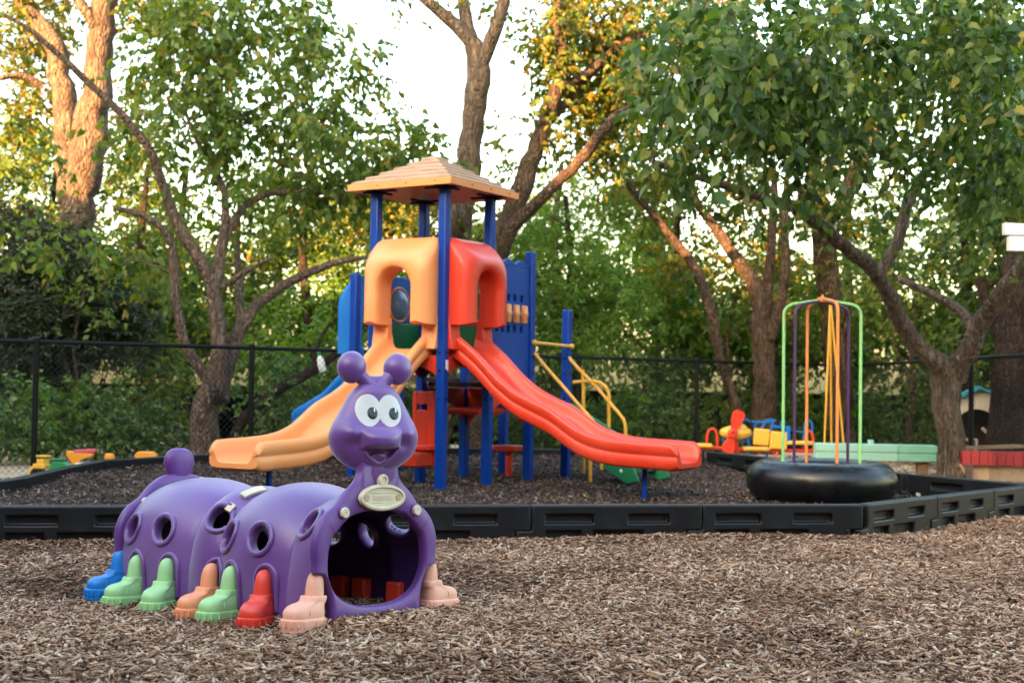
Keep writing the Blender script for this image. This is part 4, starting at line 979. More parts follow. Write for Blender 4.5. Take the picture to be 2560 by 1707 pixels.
# yellow tripod frame behind the spinner
td = 18.2; tp0 = at(2076, 752, td); tri = empty('swing_tripod', (tp0[0], td, 0), (0, 0, 0), 'three leaning yellow poles meeting at the top behind the spinner', 'pole frame')
for (px, dd) in ((2058, -.2), (2079, .45), (2116, -.1)):
    b = at(px, 1165, td + dd); mb = MB(); mb.tube([Vector((b[0] - tp0[0], b[1] - td, -.05)), Vector((0, 0, tp0[2]))], .0145, 10); mb.build('leg', M['yellow_metal'], tri)
# toy house behind the right fence
hx = at(2446, 1110, 19.2); th = empty('toy_house', (hx[0], 19.2, 0), (0, 0, R(-14)), 'small cream playhouse with teal roof and dark arched doorway', 'playhouse'); th.location.x -= .02; th.scale = (1.08, 1.08, 1.06)
def arched(w, zb, zt, n=12, cx=0): return [(cx - w, zb)] + [(cx - w * math.cos(a), zt - w + w * math.sin(a)) for a in np.linspace(0, math.pi, n)] + [(cx + w, zb)]
wl = MB(); wl.box((-.3575, 0, .265), (.095, .7, .53)); wl.box((.3175, 0, .265), (.175, .7, .53))
arc_ = [(-.04 + .27 * math.cos(a), .53 + .27 * math.sin(a)) for a in np.linspace(0, math.pi, 18)]
wl.prism([(-.405, .531), (-.405, .86), (0, 1.06), (.405, .86), (.405, .531)] + arc_, -.35, -.29); wl.box((-.38, .03, .69), (.05, .64, .32)); wl.box((.38, .03, .69), (.05, .64, .32)); wl.build('wall', M['house_wall'], th, bevel=.006)
mb = MB(); mb.box((-.04, .2, .42), (.54, .04, .84)); mb.build('inner_wall', M['house_door'], th)
mb = MB(); mb.box((-.04, -.32, .16), (.52, .035, .32)); mb.build('half_door', M['house_door'], th, bevel=.01)
mb = MB(); mb.tube([(.03, -.33, .55), (.10, -.33, .48), (.13, -.33, .40), (.12, -.33, .28)], .022, 8, step=.03); mb.build('door_trim', M['house_wall'], th)
rf = MB()
for s in (-1, 1):
    for k in range(6):
        a, b = k / 6, (k + 1) / 6; rf.loft([[(s * .50 * a, y, 1.10 - .25 * a + .012) for y in (-.42, .42)] + [(s * .50 * a, y, 1.10 - .25 * a - .03) for y in (.42, -.42)], [(s * .50 * b, y, 1.10 - .25 * b + .002) for y in (-.42, .42)] + [(s * .50 * b, y, 1.10 - .25 * b - .03) for y in (.42, -.42)]])
rf.build('roof', M['teal_roof'], th, ang=10)
# white pergola corner at the right edge
pg = empty('pergola', (4.45, 11.0, -.14), (0, 0, R(8)), 'white painted board ends of a pergola at the right picture edge', 'pergola')
for z, x0, t in ((2.60, -.38, .10), (2.48, -.34, .125)):
    mb = MB(); mb.box((x0 + 1.1, 0, z), (2.2, .05, t)); mb.build('beam', M['white_wood'], pg, bevel=.006)
mb = MB(); mb.box((1.0, .08, 1.2), (.10, .10, 2.7)); mb.build('leg', M['white_wood'], pg, bevel=.006)
# toys by the left fence
def T8(x, y): return (60 + x * .1531, 1080 + y * .1531)
def toyroot(name, px, d, rz, label, cat): 
    x = at(px, 1170, d); return empty(name, (x[0], d, 0), (0, 0, rz), label, cat)
def wheel(par, x, y, r, w, m_='black_plastic', rim='toy_yellow'):
    mb = MB(); Mx = Matrix.Translation((x, y + w / 2, r)) @ Matrix.Rotation(R(90), 4, 'X'); mb.lathe([(r * .6, 0), (r * .95, 0), (r, w * .2), (r, w * .8), (r * .95, w), (r * .6, w)], 18, Mx); q = mb.build('wheel', M[m_], par); 
    mb = MB(); mb.lathe([(r * .6, 0), (r * .6, w), (r * .3, w * .85), (1e-5, w * .85)], 14, Mx); mb.build('rim', M[rim], q)
t1 = toyroot('toy_loader', 104, 14.8, R(-20), 'yellow toy loader standing on the sand by the left fence post', 'toy truck'); t1.scale = (.8, .8, .8)
mb = MB(); mb.box((0, 0, .15), (.20, .14, .07)); mb.box((.02, 0, .215), (.12, .13, .08)); mb.build('body', M['toy_yellow'], t1, bevel=.012)
mb = MB(); mb.box((.03, 0, .29), (.16, .14, .025)); mb.build('cab_roof', M['toy_yellow'], t1, bevel=.008)
mb = MB(); mb.prism([(-.17, .01), (-.10, .03), (-.08, .14), (-.11, .15), (-.15, .07)], -.09, .09); mb.build('bucket', M['toy_yellow'], t1, bevel=.006)
for x in (-.055, .08):
    for y in (-.085, .085): wheel(t1, x, y, .055, .04)
t2 = toyroot('toy_tractor', 150, 14.7, R(-8), 'green toy tractor between the yellow loader and the orange truck', 'toy tractor'); t2.scale = (.8, .8, .8)
mb = MB(); mb.prism([(-.13, .10), (.13, .10), (.15, .17), (.09, .22), (-.07, .23), (-.12, .17)], -.075, .075); mb.build('body', M['toy_green'], t2, bevel=.012)
mb = MB(); mb.box((-.02, 0, .255), (.12, .12, .03)); mb.build('cab_roof', M['toy_green'], t2, bevel=.01)
for x, r in ((-.09, .06), (.09, .075)):
    for y in (-.09, .09): wheel(t2, x, y, r, .04)
t3 = toyroot('toy_dump_truck', 200, 15.1, R(12), 'orange toy dump truck with pink load bed raised above white table', 'toy truck'); t3.scale = (.85, .85, .70)
mb = MB(); mb.prism([(-.17, .40), (-.17, .33), (-.08, .16), (.0, .17), (.02, .26), (.16, .31), (.18, .36), (.0, .38)], -.10, .10); mb.build('body', M['toy_orange'], t3, bevel=.012)
mb = MB(); mb.box((.06, 0, .395), (.28, .20, .055), Matrix.Rotation(R(-4), 3, 'Y')); mb.build('load_bed', M['toy_pink'], t3, bevel=.012)
for x in (-.09, .10):
    for y in (-.10, .10): wheel(t3, x, y, .085, .05, rim='toy_orange')
t4 = toyroot('toy_table', 207, 14.2, R(5), 'small white toy table in front of the orange dump truck', 'toy table'); t4.scale = (.85, .85, .8)
mb = MB(); mb.box((0, 0, .235), (.17, .14, .025)); mb.build('table_top', M['white_label'], t4, bevel=.006)
for x in (-.065, .065):
    for y in (-.05, .05): mb = MB(); mb.box((x, y, .11), (.022, .022, .225)); mb.build('leg', M['white_label'], t4)
t5 = toyroot('mesh_crate', 236, 14.4, R(-15), 'grey mesh crate next to the white toy table at border bend', 'crate'); t5.scale = (.85, .85, .8)
cr = MB()
for x in (-.12, .12): cr.box((x, 0, .13), (.012, .19, .24))
for y in (-.1, .1): cr.box((0, y, .13), (.25, .012, .24))
cr.box((0, 0, .012), (.22, .18, .015)); cr.build('crate_body', M['gray_mesh'], t5, bevel=.003)
mb = MB(); mb.lathe([(1e-5, 0), (.045, 0), (.055, .18), (.062, .20), (.045, .245), (1e-5, .25)], 18); o = mb.build('toy_bucket', M['toy_orange'], None, loc=(at(274, 1141, 15.25)[0], 15.25, 0)); tag(o, 'small orange toy standing behind the back left border', 'toy bucket')
t6 = empty('toy_wagon', (at(366, 1136, 15.6)[0], 15.6, 0), (0, 0, 0), 'long flat yellow orange toy behind the back left border', 'toy wagon')
mb = MB(); mb.prism([(-.11, .10), (.11, .10), (.125, .21), (.12, .225), (.08, .255), (-.09, .255), (-.12, .225), (-.125, .21)], -.06, .06); mb.build('body', M['toy_orange'], t6, bevel=.008)
for x in (-.075, .075):
    for y in (-.07, .07): wheel(t6, x, y, .06, .03, rim='toy_orange')

# ------------------------------------------------------------------ trees
def leaves(pos, axis, size, aspect=.55, fold=.25, curl=.3):
    """pointed leaf blades: midrib fold and drooping tip"""
    n = len(pos); axis = axis / (np.linalg.norm(axis, axis=1)[:, None] + 1e-9)
    rnd = RNG.normal(size=(n, 3)); side = np.cross(axis, rnd); side /= np.linalg.norm(side, axis=1)[:, None] + 1e-9; nrm = np.cross(side, axis)
    fl = nrm[:, 2] < 0; nrm[fl] *= -1
    s = size[:, None]; w = s * aspect * .5 * RNG.uniform(.8, 1.2, (n, 1))
    b = pos; m = pos + axis * s * .42 - nrm * s * .03; tip = pos + axis * s - nrm * s * curl * RNG.uniform(.2, 1, (n, 1))
    l1 = pos + axis * s * .34 + side * w + nrm * w * fold; r1 = pos + axis * s * .34 - side * w + nrm * w * fold
    V = np.stack([b, r1, tip, l1, m], 1).reshape(-1, 3)
    k = np.arange(n)[:, None] * 5; Q = np.concatenate([k + np.array([[0, 1, 2, 4]]), k + np.array([[0, 4, 2, 3]])], 1).reshape(-1, 4)
    return V, Q
def leaves_fine(pos, axis, size, aspect=.62, fold=.22, curl=.35):
    """ovate blade with a drawn-out tip, rounded base, curved along the midrib"""
    n = len(pos); axis = axis / (np.linalg.norm(axis, axis=1)[:, None] + 1e-9)
    rnd = RNG.normal(size=(n, 3)); rnd[:, 2] *= .6; side = np.cross(axis, rnd); side /= np.linalg.norm(side, axis=1)[:, None] + 1e-9; nrm = np.cross(side, axis); fl = nrm[:, 2] < 0; nrm[fl] *= -1
    s = size[:, None]; asp = aspect * RNG.uniform(.8, 1.15, (n, 1)); cv = curl * RNG.uniform(.1, 1.1, (n, 1)); fo = fold * RNG.uniform(.3, 1.6, (n, 1))
    us = [0, .07, .30, .55, .80, 1.0]; ws = [0, .30, .50, .42, .17, 0]
    cen = [pos + axis * s * u - nrm * s * cv * u * u for u in us]
    V = [cen[0]]
    for k in range(1, 5):
        w = s * asp * ws[k]; V += [cen[k] + side * w + nrm * w * fo - axis * s * (.05 if k == 1 else 0), cen[k], cen[k] - side * w + nrm * w * fo - axis * s * (.05 if k == 1 else 0)]
    V.append(cen[5]); V = np.stack(V, 1).reshape(-1, 3); k = np.arange(n)[:, None] * 14
    q = [[0, 2, 1, 1], [0, 3, 2, 2]]
    Qs = [[1, 2, 5, 4], [2, 3, 6, 5], [4, 5, 8, 7], [5, 6, 9, 8], [7, 8, 11, 10], [8, 9, 12, 11], [10, 11, 13, 10], [11, 12, 13, 11]]
    Qs = [f for f in Qs if len(set(f)) == 4] + [[10, 11, 12, 13]]
    Q = np.concatenate([k + np.array([f]) for f in Qs], 1).reshape(-1, 4)
    return V, Q
def ellpts(c, r, n):
    d = RNG.normal(size=(n, 3)); d /= np.linalg.norm(d, axis=1)[:, None]; return c + d * (RNG.random((n, 1)) ** (1 / 2.4)) * r
LEAFCOUNT = 0
def tree(name, label, limbs, blobs, barkmat, leafm, lsize=.10, base=None, group=None, cat='tree', droop=.55, aspect=.55, sprays=9, branch=1.0, spray_len=.30, dens=1.0, fine=False):
    dens *= 1.75
    """limbs: lists of (x, y, radius, distance) in overview pixels; blobs: (x, y, rx, ry, distance, depth radius m, coverage)"""
    global LEAFCOUNT
    L3 = []
    for lb in limbs:
        pts = []; rad = []
        for (x, y, r, d) in lb: pts.append(at(x * K, y * K, d)); rad.append(r * K * d / F)
        L3.append((pts, rad))
    b0 = np.array(base) if base is not None else np.array([L3[0][0][0][0], L3[0][0][0][1], 0.])
    root = empty(name, b0, (0, 0, 0), label, cat, group)
    mb = MB(); skel = []
    for i, (pts, rad) in enumerate(L3):
        if i == 0: pts = [np.array([pts[0][0], pts[0][1], -.25])] + pts if pts[0][2] > -.1 else pts; rad = [rad[0] * 1.25] + rad if len(rad) < len(pts) else rad
        P, Rr = resample(pts, rad, .16); wig = RNG.normal(0, 1, (len(P), 3)) * .12
        P = [p + w * r for p, w, r in zip(P, wig, Rr)]
        mb.tube([p - b0 for p in P], Rr, 14 if Rr[0] > .05 else 8, wob=.05)
        skel += [(p, r) for p, r in zip(P, Rr)]
    SK = np.array([p for p, r in skel]) if skel else np.zeros((0, 3)); SR = np.array([r for p, r in skel])
    seeds, dirs, sizes = [], [], []
    for bl in blobs:
        x, y, rx, ry, d, dr, cov = bl[:7]; ls = bl[7] if len(bl) > 7 else lsize
        c = at(x * K, y * K, d); r = np.array([rx * K * d / F, dr, ry * K * d / F])
        area = math.pi * r[0] * r[2]; nl = int(-math.log(1 - min(cov, .985)) * area / (ls * ls * aspect * .36) * dens)
        nb = max(3, int(area * 3.2 * branch)); tips = []
        brs = []
        if len(SK):
            for tgt in ellpts(c, r * .95, nb):
                cost = np.linalg.norm(SK - tgt, axis=1) + .9 * np.maximum(0, SK[:, 2] - tgt[2]); j = int(np.argmin(cost + RNG.uniform(0, .25, len(SK)))); s = SK[j]
                v = tgt - s; ln = np.linalg.norm(v)
                if ln < .12: continue
                mid = s + v * .5 + np.array([0, 0, .12 * ln]) + RNG.normal(0, .10 * ln, 3); m2 = s + v * .8 + RNG.normal(0, .06 * ln, 3) + np.array([0, 0, .06 * ln])
                r0 = min(SR[j] * .6, .010 + .011 * ln); P, Rr = resample([s, mid, m2, tgt], [r0, r0 * .65, r0 * .4, .003], .16)
                mb.tube([p - b0 for p in P], Rr, 5, caps=False); brs.append(np.array(P))
                SK = np.vstack([SK, np.array(P[1:])]); SR = np.r_[SR, np.array(Rr[1:])]
        ns = max(1, nl // sprays); k1 = int(ns * .62) if brs else 0
        S = []
        if k1:
            pool = np.vstack([q[len(q) // 3:] for q in brs]); S.append(pool[RNG.integers(0, len(pool), k1)] + RNG.normal(0, .16, (k1, 3)))
        S.append(ellpts(c, r, ns - k1)); S = np.vstack(S)
        dv = (S - c) / r * np.array([1, 1, .6]) + RNG.normal(0, .7, S.shape); dv[:, 2] -= droop * .5
        dv /= np.linalg.norm(dv, axis=1)[:, None] + 1e-9
        seeds.append(S); dirs.append(dv); sizes.append(np.full(len(S), ls))
    S = np.vstack(seeds); D = np.vstack(dirs); Z = np.concatenate(sizes); ns = len(S)
    u = np.tile(np.linspace(.05, 1, sprays), ns); ii = np.repeat(np.arange(ns), sprays)
    sl = spray_len * Z[ii] / .10 * RNG.uniform(.6, 1.3, len(ii))
    pos = S[ii] + D[ii] * (u * sl)[:, None]; pos[:, 2] -= droop * .35 * sl * u * u
    sgn = np.where(np.arange(len(ii)) % 2, 1., -1.)[:, None]
    side = np.cross(D[ii], np.array([0, 0, 1.])) ; side /= np.linalg.norm(side, axis=1)[:, None] + 1e-6
    ax = D[ii] * .55 + side * sgn * .8 + RNG.normal(0, .38, (len(ii), 3)); ax[:, 2] -= droop
    keep = pos[:, 2] > .05
    V, Q = (leaves_fine if fine else leaves)((pos - b0)[keep], ax[keep], (Z[ii] * np.clip(RNG.lognormal(-.1, .32, len(ii)), .35, 1.5))[keep], aspect); LEAFCOUNT += int(keep.sum())
    # twigs carrying the leaves of the nearer sprays
    if mb.v:
        mb.build('trunk', barkmat, root, ang=80)
    link('crown', npmesh('crown', V, Q), leafm, root)
    return root

tree('twin_trunk_tree', 'big old tree with two pale furrowed trunks lit orange at top left', [
    [(150, 985, 46, 22.5), (158, 850, 42, 22.5), (166, 700, 40, 22.3), (172, 580, 40, 22.2), (180, 470, 40, 22), (196, 370, 42, 22), (208, 290, 41, 22), (214, 240, 35, 22), (226, 160, 32, 22), (238, 40, 29, 22), (240, -70, 27, 22)],
    [(168, 470, 30, 22.2), (156, 360, 30, 22.3), (146, 250, 28, 22.4), (133, 150, 26, 22.5), (105, 70, 20, 22.5), (60, 20, 14, 22.6), (10, -40, 10, 22.6)],
    [(225, 60, 15, 21.9), (195, 25, 13, 21.8), (160, -20, 9, 21.8)], [(100, 200, 10, 22.4), (50, 175, 8, 22.2), (0, 180, 6, 22)]],
    [(40, 60, 120, 110, 23.5, 1.2, .75), (40, 230, 110, 90, 23.6, 1.0, .7), (350, -10, 110, 80, 22.8, 1.0, .8), (130, -20, 150, 60, 23.5, 1., .7), (310, 320, 90, 140, 24.5, .8, .5)],
    M['bark_pale'], M['leaf_gold'], .11)
tree('forked_tree', 'grey brown many stemmed tree with a knot, behind the fence left of the orange slide', [
    [(468, 1040, 36, 17.0), (478, 960, 32, 17.0), (492, 900, 30, 17), (503, 800, 19, 17), (497, 690, 18, 17), (485, 640, 15, 17), (440, 570, 14, 16.9), (400, 500, 13, 16.8), (372, 425, 11, 16.7), (345, 350, 10, 16.5), (275, 258, 9, 16.4), (190, 178, 8, 16.2), (80, 78, 6, 16), (10, 35, 4, 16)],
    [(495, 660, 14, 17), (510, 560, 12, 17.1), (520, 480, 9, 17.2), (500, 405, 7, 17.3), (455, 330, 5, 17.3), (425, 250, 4, 17.3), (420, 190, 3, 17.3)], [(508, 580, 9, 17.1), (540, 500, 9, 17.2), (600, 450, 8, 17.4), (700, 440, 7, 17.6), (820, 452, 5, 17.8)],
    [(490, 880, 16, 17), (465, 850, 14, 17.0), (430, 800, 11, 16.9), (405, 700, 11, 16.8), (395, 560, 10, 16.8), (375, 525, 8, 16.7), (320, 490, 7, 16.6), (265, 478, 5, 16.5)],
    [(505, 920, 22, 17.1), (525, 840, 16, 17.2), (555, 750, 17, 17.3), (590, 700, 12, 17.4), (680, 640, 11, 17.5), (762, 605, 8, 17.6), (860, 588, 5, 17.7)],
    [(553, 750, 12, 17.3), (548, 650, 9, 17.5), (545, 560, 7, 17.7), (550, 440, 4, 17.8)], [(510, 660, 7, 17), (570, 620, 6, 16.9), (625, 592, 4, 16.9)]],
    [(385, 130, 120, 120, 17.5, 1.0, .76), (400, -10, 120, 70, 17.8, .9, .85), (310, 200, 60, 60, 17.5, .5, .4), (470, 60, 160, 100, 17.8, 1.1, .88), (620, -20, 110, 60, 18, .8, .85), (560, 180, 180, 110, 17.5, 1.1, .76), (640, 60, 80, 90, 17.9, .9, .72), (430, 300, 170, 110, 17.3, 1.0, .66), (650, 300, 160, 120, 17.5, 1.1, .70), (760, 190, 90, 100, 17.6, .8, .5), (800, 380, 150, 90, 17.8, .9, .66), (960, 350, 80, 80, 18.2, .6, .55), (880, 260, 50, 70, 17.9, .5, .35), (900, 130, 40, 50, 17.6, .3, .22), (820, 80, 60, 50, 17.6, .4, .3), (420, 480, 190, 80, 17.6, .9, .5), (660, 500, 170, 90, 18, .8, .55), (860, 430, 120, 90, 18.3, .7, .7), (690, 90, 80, 120, 18, .8, .85), (760, 250, 110, 110, 18.2, .8, .8), (870, 320, 90, 70, 18.3, .6, .78), (960, 370, 90, 50, 18.6, .6, .75), (560, 330, 120, 110, 18.4, .8, .5), (720, 400, 130, 90, 18.4, .8, .5), (300, 260, 110, 90, 17, .7, .4), (300, 600, 130, 90, 17.5, .7, .45), (130, 560, 130, 80, 16.6, .7, .45), (200, 350, 120, 60, 16.8, .7, .42)],
    M['bark_light'], M['leaf_mid'], .105, droop=.8, fine=True, dens=.56)
kn = [o for o in scene.objects if o.name == 'forked_tree'][0]
kp = at(497 * K, 912 * K, 16.72); mb = MB(); mb.ell(Vector(kp - np.array(kn.location)), (.085, .05, .11), 20, 12); mb.build('knot', M['bark_dark'], kn)
tree('tall_fork_tree', 'tall bare trunk forking in three against the white sky behind the roof', [
    [(995, 1040, 34, 20.5), (1015, 850, 32, 20.4), (1040, 600, 30, 20.2), (1062, 470, 29, 20), (1077, 380, 28, 20), (1085, 270, 27, 20), (1097, 165, 29, 20), (1085, 105, 20, 20), (1050, 62, 16, 20), (1000, 20, 13, 20), (930, -40, 10, 20)],
    [(1097, 160, 20, 20), (1080, 90, 17, 20.1), (1065, 10, 15, 20.2), (1058, -50, 13, 20.2)], [(1104, 160, 18, 20), (1130, 95, 17, 19.9), (1152, 20, 15, 19.9), (1168, -50, 13, 19.9)]],
    [(890, 10, 30, 60, 20, .4, .5), (1125, 10, 22, 50, 20.2, .3, .45), (1185, -5, 50, 40, 20, .4, .5), (1060, 500, 26, 40, 20, .4, .4), (1150, 380, 60, 60, 21.5, .5, .45)], M['bark_grey'], M['leaf_gold'], .11)
tree('leaning_tree', 'dark leaning tree with two long trunks right of the tower roof', [
    [(1105, 760, 26, 19.5), (1150, 560, 26, 19.4), (1200, 430, 25, 19.3), (1235, 330, 18, 19.2), (1270, 240, 17, 19.1), (1292, 170, 16, 19), (1286, 70, 14, 19), (1268, -50, 11, 19)],
    [(1130, 620, 20, 19.3), (1180, 520, 16, 19), (1240, 460, 14, 18.8), (1330, 370, 13, 18.5), (1395, 290, 13, 18.2), (1435, 255, 9, 18), (1560, 215, 7, 17.6)],
    [(1290, 195, 11, 19), (1335, 180, 10, 19.2), (1420, 110, 9, 19.4), (1520, 60, 8, 19.6), (1640, 20, 6, 19.8)], [(1250, 300, 9, 19.2), (1330, 200, 10, 19.4), (1390, 110, 8, 19.6), (1450, 30, 6, 19.6)]],
    [(1280, 170, 50, 120, 19.4, .6, .75), (1300, 60, 60, 110, 19.3, .7, .85), (1360, 300, 110, 100, 20.3, .8, .78), (1480, 230, 120, 110, 20.5, .9, .8), (1420, 60, 150, 110, 20, 1.0, .9), (1270, 250, 55, 90, 19.3, .6, .62), (1400, 200, 110, 90, 19.8, .9, .75), (1230, 340, 50, 50, 19.3, .5, .45), (1560, 50, 150, 110, 20, 1., .8)], M['bark_brown'], M['leaf_gold'], .11)
tree('clump_tree', 'dark trunked tree with orange lit limbs beyond the fence, left of the spinner poles', [
    [(1757, 965, 30, 22), (1756, 850, 26, 22), (1750, 740, 24, 22), (1735, 660, 18, 22), (1690, 590, 14, 22), (1640, 520, 12, 22), (1590, 450, 10, 22), (1560, 400, 8, 22)],
    [(1760, 760, 18, 22), (1765, 640, 12, 22.1), (1775, 520, 10, 22.2), (1780, 400, 8, 22.3)], [(1765, 780, 15, 21.9), (1795, 700, 13, 21.8), (1805, 600, 11, 21.7), (1800, 480, 9, 21.7)],
    [(1700, 955, 10, 21.7), (1660, 840, 11, 21.7), (1628, 700, 13, 21.7), (1592, 610, 11, 21.6), (1530, 530, 9, 21.5), (1440, 420, 7, 21.4)]],
    [(1520, 420, 160, 90, 22.5, 1., .72), (1700, 470, 150, 100, 23, 1., .6), (1560, 600, 120, 90, 22.8, .9, .42), (1850, 560, 120, 120, 23, .9, .5), (1720, 680, 130, 90, 23.2, .8, .42), (1900, 430, 120, 90, 23, 1, .55), (1680, 300, 200, 100, 23.5, 1, .7)], M['bark_brown'], M['leaf_gold'], .10)
tree('orange_trunk_tree', 'tree with a broad sunlit orange trunk showing through leaves above the spinner', [
    [(1935, 1000, 30, 23), (1925, 820, 30, 23), (1900, 620, 28, 23), (1885, 500, 24, 23), (1872, 420, 18, 23), (1868, 330, 15, 23), (1880, 200, 12, 23)], [(1895, 520, 18, 23), (1930, 470, 20, 23), (1960, 400, 16, 23), (2010, 300, 12, 23), (2050, 180, 9, 23)]],
    [(1960, 250, 200, 130, 24, 1.1, .7), (2050, 520, 150, 120, 24, 1., .55), (1900, 720, 110, 90, 24, .8, .6), (2080, 700, 110, 100, 23, .9, .75)], M['bark_brown'], M['leaf_mid'], .10)
tree('mulberry_tree', 'broad leaved tree with forked trunk in the yard, its branches filling the top right', [
    [(2186, 1092, 40, 16.4), (2186, 1050, 31, 16.4), (2180, 960, 30, 16.4), (2172, 870, 34, 16.4), (2140, 820, 22, 16.3), (2090, 770, 20, 16.1), (2050, 700, 19, 15.8), (2010, 625, 17, 15.4), (1940, 565, 16, 15), (1850, 490, 15, 14.4), (1760, 455, 12, 13.9), (1640, 420, 9, 13.4), (1500, 372, 6, 12.8)],
    [(2015, 640, 14, 15.6), (2060, 560, 14, 15.6), (2085, 470, 13, 15.6), (2130, 390, 12, 15.6), (2180, 320, 10, 15.5), (2260, 240, 8, 15.4)], [(2195, 870, 26, 16.4), (2225, 800, 23, 16.2), (2262, 730, 21, 16), (2310, 660, 20, 15.6), (2370, 590, 18, 15.2), (2450, 500, 15, 14.8)],
    [(2240, 760, 13, 16.2), (2200, 710, 11, 16.4), (2130, 670, 9, 16.6), (2060, 640, 7, 16.8)], [(1850, 490, 9, 14.4), (1830, 410, 7, 14.2), (1780, 330, 5, 13.9), (1740, 250, 4, 13.6)]],
    [(1820, -30, 260, 70, 11.6, .8, .8, .102), (2150, -40, 260, 70, 12.2, .8, .85, .102), (1570, 140, 120, 110, 11.5, .8, .55, .102), (1650, 180, 190, 150, 11.2, 1.0, .84, .125), (1480, 265, 90, 60, 11.2, .6, .35, .102), (1600, 290, 160, 70, 11.4, .7, .72, .102), (1850, 120, 200, 150, 11.4, 1., .88, .102), (1850, 300, 190, 90, 11.6, .9, .80, .102), (2030, 240, 130, 140, 12, .9, .72, .102), (2150, 80, 200, 110, 11.8, 1., .85, .102), (2290, 180, 150, 160, 11.5, .9, .88, .102), (2320, 380, 110, 130, 12.2, .8, .82, .102), (2310, 500, 90, 60, 13, .6, .5, .102), (1620, 90, 200, 130, 13.5, .8, .8, .102), (1800, 230, 220, 150, 13.8, .8, .85, .102), (2050, 130, 250, 150, 14, .8, .85, .102), (2180, 360, 140, 100, 13.5, .7, .6, .102), (2330, 300, 130, 200, 14, .8, .9, .102), (1720, 440, 150, 40, 13, .5, .2, .102), (1960, 450, 130, 50, 13.5, .6, .3, .102), (2300, 420, 100, 90, 13.5, .6, .8, .102)],
    M['bark_grey'], M['leaf_mulberry'], .102, droop=.7, aspect=.55, branch=1.1, dens=.60, fine=True, spray_len=.38)
tree('dark_trunk_tree', 'thick dark shaded trunk at the right edge behind the toy house', [
    [(2322, 1025, 50, 18.2), (2318, 900, 42, 18.2), (2325, 780, 38, 18.2), (2338, 640, 34, 18.2), (2355, 480, 30, 18.2), (2365, 300, 24, 18.2), (2370, 100, 20, 18.2)], [(2315, 820, 22, 18.3), (2280, 740, 16, 18.5), (2250, 640, 12, 18.6)]],
    [(2300, 420, 130, 150, 19.5, 1.0, .85), (2330, 620, 110, 110, 20, .9, .88), (2200, 560, 100, 80, 20, .8, .6), (2300, 780, 120, 90, 21, .8, .9), (2330, 150, 150, 150, 20, 1, .85)], M['bark_dark'], M['leaf_mulberry'], .12)
tree('cedar_tree', 'very dark dense cedar behind the fence at the far left', [[(60, 1000, 26, 19.5), (70, 700, 22, 19.5), (80, 480, 14, 19.5)]],
    [(150, 640, 130, 100, 19.3, 1.0, .95), (200, 740, 120, 90, 19.2, .9, .96), (60, 620, 150, 110, 19.5, 1.1, .95), (120, 760, 160, 80, 19, 1.0, .96), (40, 860, 130, 110, 19, .9, .96), (250, 800, 90, 70, 19, .8, .85), (10, 500, 90, 60, 20, .8, .75)], M['bark_dark'], M['leaf_juniper'],   .095, aspect=.28, droop=.35, sprays=14, spray_len=.26, dens=1.1)
tree('feathery_tree', 'bright green feathery tree right of the red hood', [[(1330, 1000, 16, 21.5), (1320, 800, 14, 21.5), (1310, 600, 9, 21.5), (1300, 450, 5, 21.5)]],
    [(1330, 610, 110, 90, 21.3, .8, .9), (1250, 500, 90, 90, 22, .8, .75), (1400, 500, 110, 80, 22, .8, .62), (1420, 700, 110, 90, 21.2, .8, .86), (1260, 710, 70, 90, 21.3, .8, .88), (1350, 800, 130, 70, 21, .7, .9), (1120, 600, 60, 90, 22, .6, .8)], M['bark_dark'], M['leaf_feather'], .075, aspect=.3, droop=.6, sprays=14, spray_len=.3, dens=.55)
